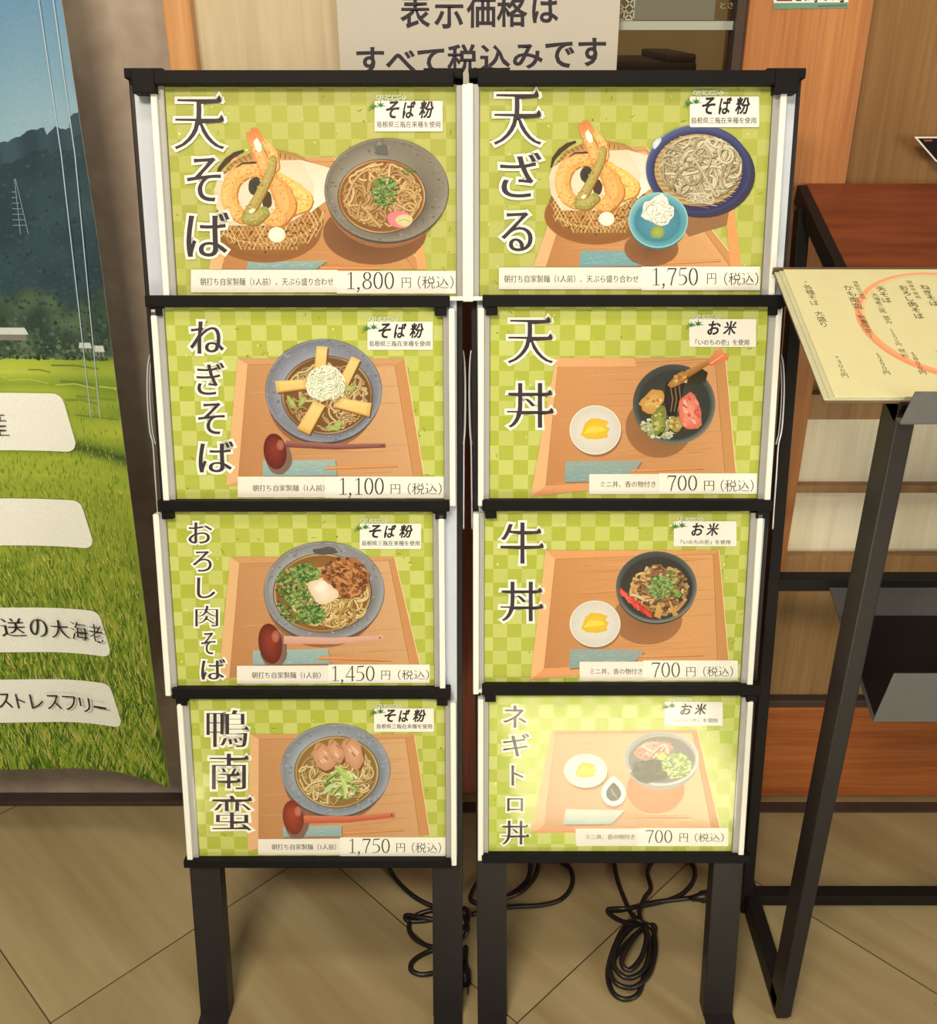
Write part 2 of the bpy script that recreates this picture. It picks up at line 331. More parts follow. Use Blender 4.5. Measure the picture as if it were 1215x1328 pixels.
class Art:
    """flat printed artwork: polygons with ink colours, stacked in printing order"""
    def __init__(s, to_local, step=6e-6, base=0.0):
        s.m, s.v, s.f, s.c, s.n, s.step, s.base = to_local, [], [], [], 0, step, base
    def up(s): s.n += 1
    def add(s, pts, faces, cols):
        o = len(s.v)
        for p in pts: s.v.append(s.m(p[0], p[1], s.base + s.n * s.step))
        s.c += cols; s.f += [tuple(i + o for i in f) for f in faces]
    def poly(s, pts, rgb, rgb2=None):
        s.up(); c = A(rgb); n = len(pts)
        cols = [c] * n
        if rgb2:                                            # gradient by height of the printed picture
            ys = [p[1] for p in pts]; a, b = min(ys), max(ys); d = A(rgb2)
            cols = [tuple(u + (w - u) * (p[1] - a) / max(1e-6, b - a) for u, w in zip(c, d)) for p in pts]
        s.add(pts, [tuple(range(n))], cols)
    def fan(s, pts, ctr, rgb_edge, rgb_ctr):
        s.up(); n = len(pts); s.add(pts + [ctr], [(i, (i + 1) % n, n) for i in range(n)], [A(rgb_edge)] * n + [A(rgb_ctr)])
    def epts(s, cx, cy, rx, ry, rot=0, n=40, a0=0, a1=360):
        ca, sa = math.cos(R_(rot)), math.sin(R_(rot)); out = []
        k = n if a1 - a0 >= 360 else n + 1
        for i in range(k):
            t = R_(a0 + (a1 - a0) * i / n); x, y = rx * math.cos(t), ry * math.sin(t); out.append((cx + x * ca - y * sa, cy + x * sa + y * ca))
        return out
    def ellipse(s, cx, cy, rx, ry, rgb, rgb_c=None, rot=0, n=40): s.fan(s.epts(cx, cy, rx, ry, rot, n), (cx, cy), rgb, rgb_c or rgb)
    def ring(s, cx, cy, rx, ry, rx2, ry2, cf, dx=0, dy=0, n=56):
        """band between two ellipses; cf(angle) -> (outer rgb, inner rgb)"""
        s.up(); P, C, Fc = [], [], []
        for i in range(n):
            t = 2 * math.pi * i / n; a, b = cf(t)
            P += [(cx + rx * math.cos(t), cy + ry * math.sin(t)), (cx + dx + rx2 * math.cos(t), cy + dy + ry2 * math.sin(t))]; C += [A(a), A(b)]
            j = (i + 1) % n; Fc.append((2 * i, 2 * j, 2 * j + 1, 2 * i + 1))
        s.add(P, Fc, C)
    def blob(s, cx, cy, rx, ry, rgb, rgb_c=None, rough=0.15, rot=0, n=18):
        ca, sa = math.cos(R_(rot)), math.sin(R_(rot)); out = []; ph = random.random() * 9
        for i in range(n):
            t = 2 * math.pi * i / n; q = 1 + rough * (noise.noise((math.cos(t) * 1.6 + ph, math.sin(t) * 1.6, ph)) * 1.6 + random.uniform(-.3, .3))
            x, y = rx * q * math.cos(t), ry * q * math.sin(t); out.append((cx + x * ca - y * sa, cy + x * sa + y * ca))
        s.fan(out, (cx, cy), rgb, rgb_c or rgb)
    def stroke(s, path, w, rgb, rgb2=None):
        s.up(); n = len(path); P, C = [], []
        c1, c2 = A(rgb), A(rgb2 or rgb)
        for i, p in enumerate(path):
            a, b = path[max(i - 1, 0)], path[min(i + 1, n - 1)]; dx, dy = b[0] - a[0], b[1] - a[1]; L = math.hypot(dx, dy) or 1
            ww = (w[i] if isinstance(w, (list, tuple)) else w) / 2; nx, ny = -dy / L * ww, dx / L * ww
            P += [(p[0] + nx, p[1] + ny), (p[0] - nx, p[1] - ny)]; C += [c1, c2]
        s.add(P, [(2 * i, 2 * i + 1, 2 * i + 3, 2 * i + 2) for i in range(n - 1)], C)
    def text(s, body, bb, rgb, style='mincho', halo=0, halo_rgb=(250, 245, 228), res=3, weight=0.0, slant=0.0):
        V, F, N, ser = glyph(body, res)
        if not V: return
        ax, by = {'mincho': (.006, -.021), 'kana': (.016, -.004), 'thin': (.0, -.014), 'gothic': (0, 0), 'brush': (.022, .012)}[style]
        ax += weight; by += weight
        Q = [(x + nx * ax + slant * y, y + ny * by) for (x, y), (nx, ny) in zip(V, N)]
        x0, x1 = min(p[0] for p in Q), max(p[0] for p in Q); y0, y1 = min(p[1] for p in Q), max(p[1] for p in Q)
        sx, sy = (bb[2] - bb[0]) / (x1 - x0), (bb[3] - bb[1]) / (y1 - y0)
        def mp(p): return (bb[0] + (p[0] - x0) * sx, bb[3] - (p[1] - y0) * sy)
        tri = []
        if style == 'mincho' and not is_kana(body[0]) and len(body) == 1:
            t = -2 * by if by < 0 else 0
            for (sx_, sy_) in ser:
                e = mp((sx_ + ax, sy_ + by)); u = sx * 0.085
                tri.append([(e[0] + u * .1, e[1] + sy * .034), (e[0] - u * 1.05, e[1] + sy * .002), (e[0] - u * .42, e[1] - sy * .068), (e[0] - u * .05, e[1] - sy * .02)])
        P = [mp(q) for q in Q]
        if halo:
            s.up(); s.add([(p[0] + nx * halo, p[1] - ny * halo) for p, (nx, ny) in zip(P, N)], F, [A(halo_rgb)] * len(P))
            for t in tri:
                c = (sum(p[0] for p in t) / 4, sum(p[1] for p in t) / 4)
                s.add([(c[0] + (p[0] - c[0]) * (1 + halo / 8), c[1] + (p[1] - c[1]) * (1 + halo / 8)) for p in t], [(0, 1, 2, 3)], [A(halo_rgb)] * 4)
        s.up(); s.add(P, F, [A(rgb)] * len(P))
        for t in tri: s.add(t, [(0, 1, 2, 3)], [A(rgb)] * 4)
    def figures(s, body, bb, rgb):
        adv = {c: .53 for c in '0123456789'}; adv[','] = .26
        tot = sum(adv[c] for c in body) - .05; hasc = ',' in body
        H = (bb[3] - bb[1]) / (1.17 if hasc else 1.0); x = bb[0]; k = (bb[2] - bb[0]) / tot
        for c in body:
            for path, w in DIG[c]:
                P = [(x + px * k, bb[1] + (1 - py) * H) for px, py in path]
                if w is None:
                    ws = []
                    for i in range(len(path)):
                        a, b = path[max(i - 1, 0)], path[min(i + 1, len(path) - 1)]; dx, dy = b[0] - a[0], b[1] - a[1]; L = math.hypot(dx, dy) or 1
                        ws.append((.036 + .058 * abs(dy / L) ** 1.6) * H)
                else: ws = w * H
                s.stroke(P, ws, rgb)
            x += adv[c] * k
    def build(s, name, mat, parent):
        me = bpy.data.meshes.new(name); me.from_pydata(s.v, [], s.f)
        at = me.attributes.new('ink', 'FLOAT_COLOR', 'POINT')
        at.data.foreach_set('color', [x for c in s.c for x in (*c, 1.0)])
        me.materials.append(mat); me.update()
        o = bpy.data.objects.new(name, me); COL.objects.link(o); o.parent = parent
        return o

# ------------------------------------------------------------------ the place
def struct(name, bm, mat, parent=None):
    o = obj(name, bm, mat, parent); 
    if parent is None: o['kind'] = 'structure'
    return o
WY = 1.25
b = bmesh.new(); box(b, -2.6, 2.6, -3.2, 2.6, -0.08, 0.0); struct('floor', b, M['floor'])
b = bmesh.new(); box(b, -2.6, -0.3465, WY, WY + 0.14, 0.0, 2.6, 0.003); struct('wall_left', b, M['concrete'])
b = bmesh.new(); box(b, -2.6, -0.3465, WY - 0.022, WY, 0.0, 0.010, 0.002); struct('baseboard_left', b, M['sill_dark'])
b = bmesh.new(); box(b, -0.3465, -0.316, WY - 0.012, WY + 0.12, 0.0, 2.6, 0.002); struct('trim_1', b, M['trim'])
b = bmesh.new(); box(b, -0.316, 0.0, WY + 0.005, WY + 0.06, 0.83, 2.6); struct('wall_panel', b, M['beige'])
b = bmesh.new(); box(b, -0.316, 0.302, WY + 0.002, WY + 0.06, 0.0, 0.83, 0.002); struct('wall_lower', b, M['darkwood'])
b = bmesh.new(); box(b, 0.302, 0.440, WY - 0.006, WY + 0.10, 0.0, 2.6, 0.003); struct('trim_2', b, M['stile'])
b = bmesh.new(); box(b, -0.34, 2.6, WY - 0.036, WY - 0.016, 0.0, 0.004); struct('trim_3', b, M['sill_dark'])
b = bmesh.new(); box(b, -0.34, 2.6, WY - 0.016, WY, 0.0, 0.006); struct('trim_4', b, M['sill_pale'])

# glazed opening between the notice and the post, with the dim shop behind it
b = bmesh.new(); box(b, 0.0, 0.302, WY + 0.012, WY + 0.018, 0.83, 2.6)
win = struct('window_1', b, M['glass'])
def wall_art(y):
    P, N = Vector((0, y, 0)), Vector((0, 1, 0))
    def f(px, py, h):
        q = ray_plane(px, py, P, N); return (q.x, y - h, q.z)
    return f
b = bmesh.new()
box(b, 0.0, 0.02, WY - 0.002, WY + 0.03, 0.83, 2.6); box(b, 0.29, 0.302, WY - 0.002, WY + 0.03, 0.83, 2.6)
obj('window_frame', b, M['frame_dark'], win)
gy = WY + 0.0115
b = bmesh.new(); box(b, 0.178, 0.268, gy - 0.0004, gy, 1.132, 1.75); obj('frosted_film', b, M['film'], win)
b = bmesh.new(); box(b, 0.158, 0.300, gy - 0.0004, gy, 1.122, 1.131); obj('white_film_band', b, M['filmwhite'], win)
b = bmesh.new()
x0, x1 = 0.1555, 0.177
def fl_bar(p, q, w=0.0016): bar(b, (p[0], gy - 0.0002, p[1]), (q[0], gy - 0.0002, q[1]), w, 0.0004, up=(q[1] - p[1], 0, p[0] - q[0]))
for k in range(24):
    z = 1.1325 + k * 0.0215; xm = (x0 + x1) / 2; zm = z + 0.01075
    for p, q in (((x0, z), (x1, z)), ((x0, z), (x0, z + .0215)), ((x1, z), (x1, z + .0215)), ((xm, zm), (x0, z)), ((xm, zm), (x1, z)), ((xm, zm), (x0, z + .0215)),
                 ((xm, zm), (x1, z + .0215)), ((xm, zm), (xm, z)), ((x0, zm), (xm, zm)), ((xm, z), (x1, zm)), ((xm, z + .0215), (x1, zm))): fl_bar(p, q)
obj('lattice_pattern_film', b, M['filmwhite'], win)
a = Art(wall_art(gy - 0.0006)); a.text('とさせて', (934, 3, 972, 11), (178, 174, 150), 'gothic', res=2, weight=-.01); a.build('window_lettering', M['ink'], win)
b = bmesh.new(); box(b, -0.3, 0.9, 2.2, 2.25, 0.0, 2.6); struct('wall_interior', b, M['interior'])
t = empty('shop_bench', (0.36, 1.98, 0))
tag(t, 'dark wooden bench with a raised block seen dimly through the glass above the right stand', 'bench')
b = bmesh.new(); box(b, -0.30, 0.008, -0.15, 0.15, 0.0, 1.066, 0.006); obj('cabinet', b, M['furniture'], t)
b = bmesh.new(); box(b, -0.045, 0.006, -0.148, 0.13, 1.064, 1.078, 0.004); obj('raised_block', b, M['furniture'], t)

# sliding door to the right of the post
door = empty('door_1', (0.44, WY, 0)); door['kind'] = 'structure'
dl = lambda bm, x0, x1, y0, y1, z0, z1, bev=0.0: box(bm, x0 - .44, x1 - .44, y0 - WY, y1 - WY, z0, z1, bev)
b = bmesh.new(); dl(b, .44, 2.4, WY + .016, WY + .036, .68, 2.5); obj('upper_board', b, M['dimwood'], door)
b = bmesh.new()
for z0, z1 in ((.655, .690), (.547, .558), (.415, .448)): dl(b, .44, 2.4, WY - .002, WY + .020, z0, z1, .001)
for x in (1.15, 1.86): dl(b, x, x + .03, WY - .002, WY + .020, .415, .69, .001)
obj('lattice_rail', b, M['brownpanel'], door)
for z0, z1 in ((.558, .655), (.448, .547)):
    b = bmesh.new(); dl(b, .44, 2.4, WY + .012, WY + .018, z0, z1); obj('paper_panel', b, M['washi'], door)
b = bmesh.new(); dl(b, .44, 2.4, WY + .010, WY + .028, .195, .415); obj('lower_board', b, M['brownpanel'], door)
b = bmesh.new(); dl(b, .44, 2.4, WY - .006, WY + .012, .183, .197, .002); obj('dark_seam', b, M['sill_dark'], door)
b = bmesh.new(); dl(b, .44, 2.4, WY - .008, WY + .030, .008, .185, .003); obj('kick_rail', b, M['bottom_rail'], door)
b = bmesh.new(); dl(b, .44, 2.4, WY + .002, WY + .005, .69, 2.5); obj('glass_pane', b, M['glass'], door)
b = bmesh.new(); dl(b, .44, 2.4, WY + .001, WY + .004, .197, .415); obj('lower_glass_pane', b, M['glass'], door)
b = bmesh.new(); box(b, 0.44, 2.6, WY + 0.04, WY + 0.14, 0, 2.6); struct('wall_right', b, M['interior'])

# ------------------------------------------------------------------ notice, sticker and card on the shop front
ny = WY - 0.004
t = empty('paper_notice', (0.0035, ny, 0.95))
tag(t, 'white paper notice with two lines of bold black Japanese lettering behind the two stands', 'notice')
b = bmesh.new(); box(b, -0.1585, 0.1555, -0.0008, 0.0, 0.0, 0.45); obj('sheet', b, M['notice'], t)
def notice_map(px, py, h):
    q = ray_plane(px, py, Vector((0, ny - 0.001, 0)), Vector((0, 1, 0))); return (q.x - 0.0035, -0.001 - h, q.z - 0.95)
a = Art(notice_map)
for ch, x0, x1, y0, y1 in (('表', 519, 558, -8, 37), ('示', 563, 601, -6, 37), ('価', 605, 643, -6, 36), ('格', 644, 684, -6, 35), ('は', 690, 724, -6, 30)):
    a.text(ch, (x0, y0, x1, y1), (62, 54, 58), 'gothic', weight=.022)
for ch, x0, x1, y0, y1 in (('す', 462, 498, 61, 97), ('べ', 500, 539, 65, 94), ('て', 541, 576, 63, 96), ('税', 580, 619, 57, 98), ('込', 622, 662, 58, 93), ('み', 665, 704, 57, 89), ('で', 707, 745, 54, 88), ('す', 750, 786, 49, 86)):
    a.text(ch, (x0, y0, x1, y1), (62, 54, 58), 'gothic', weight=.022)
a.build('notice_lettering', M['ink'], t)

sy = WY - 0.0065
t = empty('sticker', (0.370, sy, 1.152))
tag(t, 'small white sticker with teal band and red square on the wooden post', 'sticker')
def st_map(px, py, h):
    q = ray_plane(px, py, Vector((0, sy, 0)), Vector((0, 1, 0))); return (q.x - 0.370, -h - .0002, q.z - 1.152)
a = Art(st_map)
a.poly([(1002, -60), (1101, -62), (1100, 10), (1003, 12)], (226, 216, 196)); a.poly([(1003, 4), (1100, 3), (1100, 10), (1003, 12)], (104, 142, 112))
a.poly([(1007, -18), (1027, -18), (1027, 1.5), (1007, 1.5)], (140, 36, 46))
for body, bb in (('24時', (1032, -22, 1062, 3.4)), ('7時', (1068, -22, 1097, 3.4))): a.text(body, bb, (52, 40, 46), 'gothic', weight=.02)
a.stroke([(1060, 8), (1098, 7)], 2, (80, 100, 90))
a.build('sticker_print', M['ink'], t)

cy_ = WY - 0.003
t = empty('black_card', (0.585, cy_, 0.99))
tag(t, 'black card with a white edge on the door glass above the wooden menu rack', 'card')
b = bmesh.new()
def para(bm, y0, y1, P, mi=0): hull(bm, [(p[0], y, p[1]) for y in (y0, y1) for p in P][:4] + [(p[0], y1, p[1]) for p in P], 0, mi)
P1 = [(-.073, .0195), (-.042, -.008), (.10, -.008), (.10, .0195)]
para(b, 0.0, -0.0015, P1); obj('card_edge', b, M['paper'], t)
b = bmesh.new(); P2 = [(-.0685, .0180), (-.0415, -.0062), (.098, -.0062), (.098, .0180)]
para(b, -0.0016, -0.0022, P2); obj('card_face', b, M['rail'], t)
a = Art(lambda x, z, h: (x, -0.0024 - h, z)); a.poly([(-.062, .0165), (-.052, .0165), (-.051, .0145), (-.060, .0145)], (170, 60, 50)); a.build('red_mark', M['ink'], t)

# ------------------------------------------------------------------ hanging landscape banner
bn = empty('landscape_banner', (-0.88, 1.16, 0.165))
tag(bn, 'hanging cloth banner printed with rice field, dark mountain and blue sky on the left wall', 'banner')
BX0, BX1, BZ0, BZ1 = -1.33, -0.430, 0.163, 1.42
def bsurf(x, z, h=0.0):
    z2 = z + 0.004 * math.sin((x + 1.4) * 9) * max(0, 1 - (z - BZ0) / .3)
    y = 1.12 + 0.04 * min(z, 1.2)
    k = max(0.0, (x - (BX1 - 0.16)) / 0.16); g = max(0.0, min(1.0, (0.9 - z) / 0.6))
    y -= 0.040 * k * k * g
    return (x + 0.88, y - 1.16 - h, z2 - 0.165)
ba = Art(lambda x, z, h: bsurf(x, z, h), 4e-6, 0.0004)
def mixc(a_, b_, t_): t_ = max(0, min(1, t_)); return tuple(u + (w - u) * t_ for u, w in zip(a_, b_))
def ridge(x): return 1.030 + 0.020 * math.sin(x * 17 + 1.6) + 0.012 * noise.noise((x * 12, 0, 3)) + 0.006 * noise.noise((x * 60, 0, 9)) - (0.012 if -.47 < x < -.44 else 0)
def bcol(x, z):
    r = ridge(x); n1 = noise.noise((x * 9, z * 9, 1)); n2 = noise.noise((x * 40, z * 40, 2)); n3 = noise.noise((x * 6, z * 60, 5))
    if z > r - .012:
        c = mixc((136, 162, 166), (94, 130, 152), (z - r) / 0.14 + n1 * .2); return mixc(c, (206, 214, 208), max(0, n1 * .5 - .05))
    if z > 0.845 + .035 * noise.noise((x * 14, z * 5, 6)): return mixc((36, 54, 58), (54, 74, 78), .4 + n1 * .6 + n2 * .5)
    if z > 0.775: return mixc((46, 62, 48), (92, 108, 74), .3 + n2 * .9)
    if z > 0.70: return mixc((122, 142, 44), (186, 190, 66), .5 + n3 * 1.0)
    if z > 0.60:
        dk = math.exp(-((z - (0.668 - 0.22 * max(0, x + .52))) / .008) ** 2) * (1 if x > -.56 else .4)
        return mixc(mixc((132, 150, 46), (172, 178, 58), .5 + n3 * .9), (50, 70, 34), dk * .9)
    return mixc(mixc((126, 142, 42), (178, 178, 62), .5 + n1 * .5 + n2 * .4), mixc((66, 90, 26), (128, 146, 46), .5 + n2 * .8), (0.60 - z) / 0.42)
NX, NZ = 110, 170; P, C, Fc = [], [], []
for j in range(NZ + 1):
    z = BZ0 + (BZ1 - BZ0) * j / NZ
    for i in range(NX + 1):
        x = BX0 + (BX1 - BX0) * (i / NX) ** .75; P.append((x, z)); C.append(A(bcol(x, z)))
for j in range(NZ):
    for i in range(NX): k = j * (NX + 1) + i; Fc.append((k, k + 1, k + NX + 2, k + NX + 1))
ba.add(P, Fc, C)
rb = random.Random(11)
for k in range(6500):                                         # wooded slope and valley trees
    x = rb.uniform(BX0 + .01, BX1 - .004); z = 0.772 + 0.25 * rb.random() ** (1.2 if k % 2 else 3.0)
    if z > ridge(x) - .006: continue
    far = (z - .775) / .25
    c = mixc(mixc((38, 54, 42), (110, 124, 84), rb.random() ** 1.6), mixc((34, 52, 56), (56, 76, 78), rb.random()), min(1, far * 2.6))
    s_ = rb.uniform(.0010, .0034) * (1.1 - far * .3); ba.n = 10 + k % 20
    ba.add([(x + s_ * math.cos(q * 1.256 + k) * rb.uniform(.6, 1.2), z + s_ * math.sin(q * 1.256 + k) * rb.uniform(.6, 1.1)) for q in range(5)], [(0, 1, 2, 3, 4)], [A(c)] * 5)
ba.n = 36; P, C, Fc = [], [], []
for i in range(451):                                          # crisp outline of the mountain
    x = BX0 + (BX1 - BX0) * i / 450; h_ = ridge(x) + .003 * noise.noise((x * 220, 0, 4)); P += [(x, h_), (x, h_ - .022)]; mc = mixc((42, 60, 66), (56, 76, 82), .5 + noise.noise((x * 40, 2, 2))); C += [A(mc), A(mc)]
    if i: Fc.append((2 * i - 2, 2 * i, 2 * i + 1, 2 * i - 1))
ba.add(P, Fc, C)
ba.n = 40
for (x, z, w, h) in ((-.548, .801, .040, .008), (-.462, .786, .016, .006), (-.446, .782, .014, .007), (-.60, .79, .03, .01), (-.72, .795, .04, .012)):   # farmhouses
    ba.poly([(x - w * .42, z - h), (x + w * .42, z - h), (x + w * .42, z), (x - w * .42, z)], (120, 116, 100))
    ba.poly([(x - w / 2, z - .001), (x + w / 2, z - .001), (x + w * .42, z + h * .9), (x - w * .4, z + h * .9)], (196, 198, 178))
    for q in (-.2, .1): ba.poly([(x + w * q, z - h), (x + w * (q + .12), z - h), (x + w * (q + .12), z - h * .3), (x + w * q, z - h * .3)], (58, 60, 52))
for k in range(26):                                           # field banks
    z = rb.uniform(.70, .772); x = rb.uniform(-.75, -.45); w = rb.uniform(.02, .07)
    ba.stroke([(x, z), (x + w / 2, z + rb.uniform(-.002, .002)), (min(x + w, BX1 - .003), z - .003)], rb.uniform(.001, .003), mixc(rb.choice([(84, 92, 40), (178, 150, 70), (104, 120, 42), (206, 206, 92)]), (150, 160, 54), .45))
ba.n = 130
order = sorted(((0.715 - BZ0) * rb.random() ** 1.35 + BZ0 for _ in range(11000)), reverse=True)
for k, z in enumerate(order):                                 # blades and ears of rice
    x = rb.uniform(BX0 + .01, BX1 - .01) if rb.random() < .3 else rb.uniform(-.74, BX1 - .006)
    near = max(0, (0.66 - z) / 0.5); L = .005 + .026 * near * rb.uniform(.5, 1.1); w = .0007 + .0011 * near; ln = rb.uniform(-.4, .4) * L
    zt = min(z + L, .73)
    c = rb.choice([(156, 172, 48), (122, 150, 40), (92, 124, 32), (188, 184, 78), (72, 104, 30), (204, 190, 96), (60, 84, 24), (140, 160, 44)])
    c = mixc(c, (166, 172, 56), .55 * (1 - min(1, near * 1.5)))
    xt = max(BX0 + .003, min(BX1 - .002, x + ln)); ba.n = 130 + k // 160
    ba.add([(x - w, z), (x + w, z), (xt, zt)], [(0, 1, 2)], [A(mixc(c, (52, 74, 22), .25 * near))] * 2 + [A(c)])
ba.n = 230
for xa, xb in ((-.4495, -.4675), (-.4345, -.456)):           # power lines
    ba.stroke([(xa, 1.15 + .14), (xa - .006, 1.0), (xb, .70)], .0012, (170, 182, 180))
for q in range(7): ba.stroke([(-.515 - .008 + q * .001, .925 + q * .006), (-.507 - q * .001, .925 + q * .006)], .0008, (120, 138, 138))
ba.stroke([(-.516, .915), (-.5115, .975)], .0009, (120, 138, 138)); ba.stroke([(-.507, .915), (-.5105, .975)], .0009, (120, 138, 138))
ban = ba.build('printed_cloth', M['banner_ink'], bn)
# back of the cloth, and the rod it hangs from
b = bmesh.new(); g = [[b.verts.new(Vector(bsurf(BX0 + (BX1 - BX0) * i / 40, BZ0 + (BZ1 - BZ0) * j / 40)) + Vector((0, .0006, 0))) for i in range(41)] for j in range(41)]
for j in range(40):
    for i in range(40): b.faces.new([g[j][i], g[j][i + 1], g[j + 1][i + 1], g[j + 1][i]])
obj('cloth_back', b, M['paper'], bn)
b = bmesh.new(); tube(b, [(BX0 + .88 - .03, .0092, BZ1 - .165), (BX1 + .88 + .02, .0092, BZ1 - .165)], .009, 12)
for x in (BX0 + .93, BX1 + .83): tube(b, [(x, .0092, BZ1 - .165), (x, .09, BZ1 - .165)], .005, 8)
obj('hanging_rod', b, M['chrome'], bn)
def label_patch(xr, zt, zb, slant=.006):
    art = Art(lambda x, z, h: bsurf(x, z, h), 4e-6, 0.0022); nx = 60; r = 0.013; top, bot = [], []
    for i in range(nx + 1):
        x = xr - .30 * (1 - (i / nx) ** .35); d = max(0, x - (xr - r)); k = r - math.sqrt(max(0, r * r - d * d))
        top.append((x, zt - k)); bot.append((x + (slant if i == nx else slant * i / nx), zb + k))
    art.up(); art.add(top + bot, [(i, i + 1, nx + 2 + i, nx + 1 + i) for i in range(nx)], [A((238, 230, 206))] * (2 * nx + 2)); return art
for k, (xr, zt, zb, txt) in enumerate(((-.498, .729, .655, None), (-.4965, .590, .524, None), (-.497, .432, .362, 'a'), (-.4985, .318, .246, 'b'))):
    art = label_patch(xr, zt, zb)
    if k == 0: art.text('産', (-.5735, -.700 + 2 * .690, -.5735 + .03, .676 + .03), (40, 34, 32), 'mincho') if False else None
    if txt or k == 0:
        def lettering(body, x0, x1, z0, z1, style):
            V, F, N, ser = glyph(body, 4)
            ax, by = (.012, -.018) if style == 'mincho' else (.006, -.006)
            art.n += 350; Q = [(x + n_[0] * ax, y + n_[1] * by) for (x, y), n_ in zip(V, N)]; xa, xb = min(p[0] for p in Q), max(p[0] for p in Q); ya, yb = min(p[1] for p in Q), max(p[1] for p in Q)
            art.up(); art.add([(x0 + (p[0] - xa) / (xb - xa) * (x1 - x0), z0 + (p[1] - ya) / (yb - ya) * (z1 - z0)) for p in Q], F, [A((44, 38, 36))] * len(Q))
        if txt == 'a':
            for ch, xa, xb in (('送', -.638, -.602), ('の', -.598, -.572), ('大', -.570, -.542), ('海', -.541, -.5155), ('老', -.5145, -.4925 - .0)): lettering(ch, xa, xb - .002, .388, .416, 'mincho')
        elif txt == 'b':
            for ch, xa, xb in (('ス', -.665, -.645), ('ト', -.638, -.626), ('レ', -.618, -.600), ('ス', -.595, -.575), ('フ', -.571, -.552), ('リ', -.547, -.531)): lettering(ch, xa, xb, .272, .296, 'kana')
            lettering('ー', -.526, -.507, .282, .286, 'kana')
        else: lettering('産', -.603, -.5735, .674, .705, 'mincho')
    art.build('printed_caption', M['banner_ink'], bn)

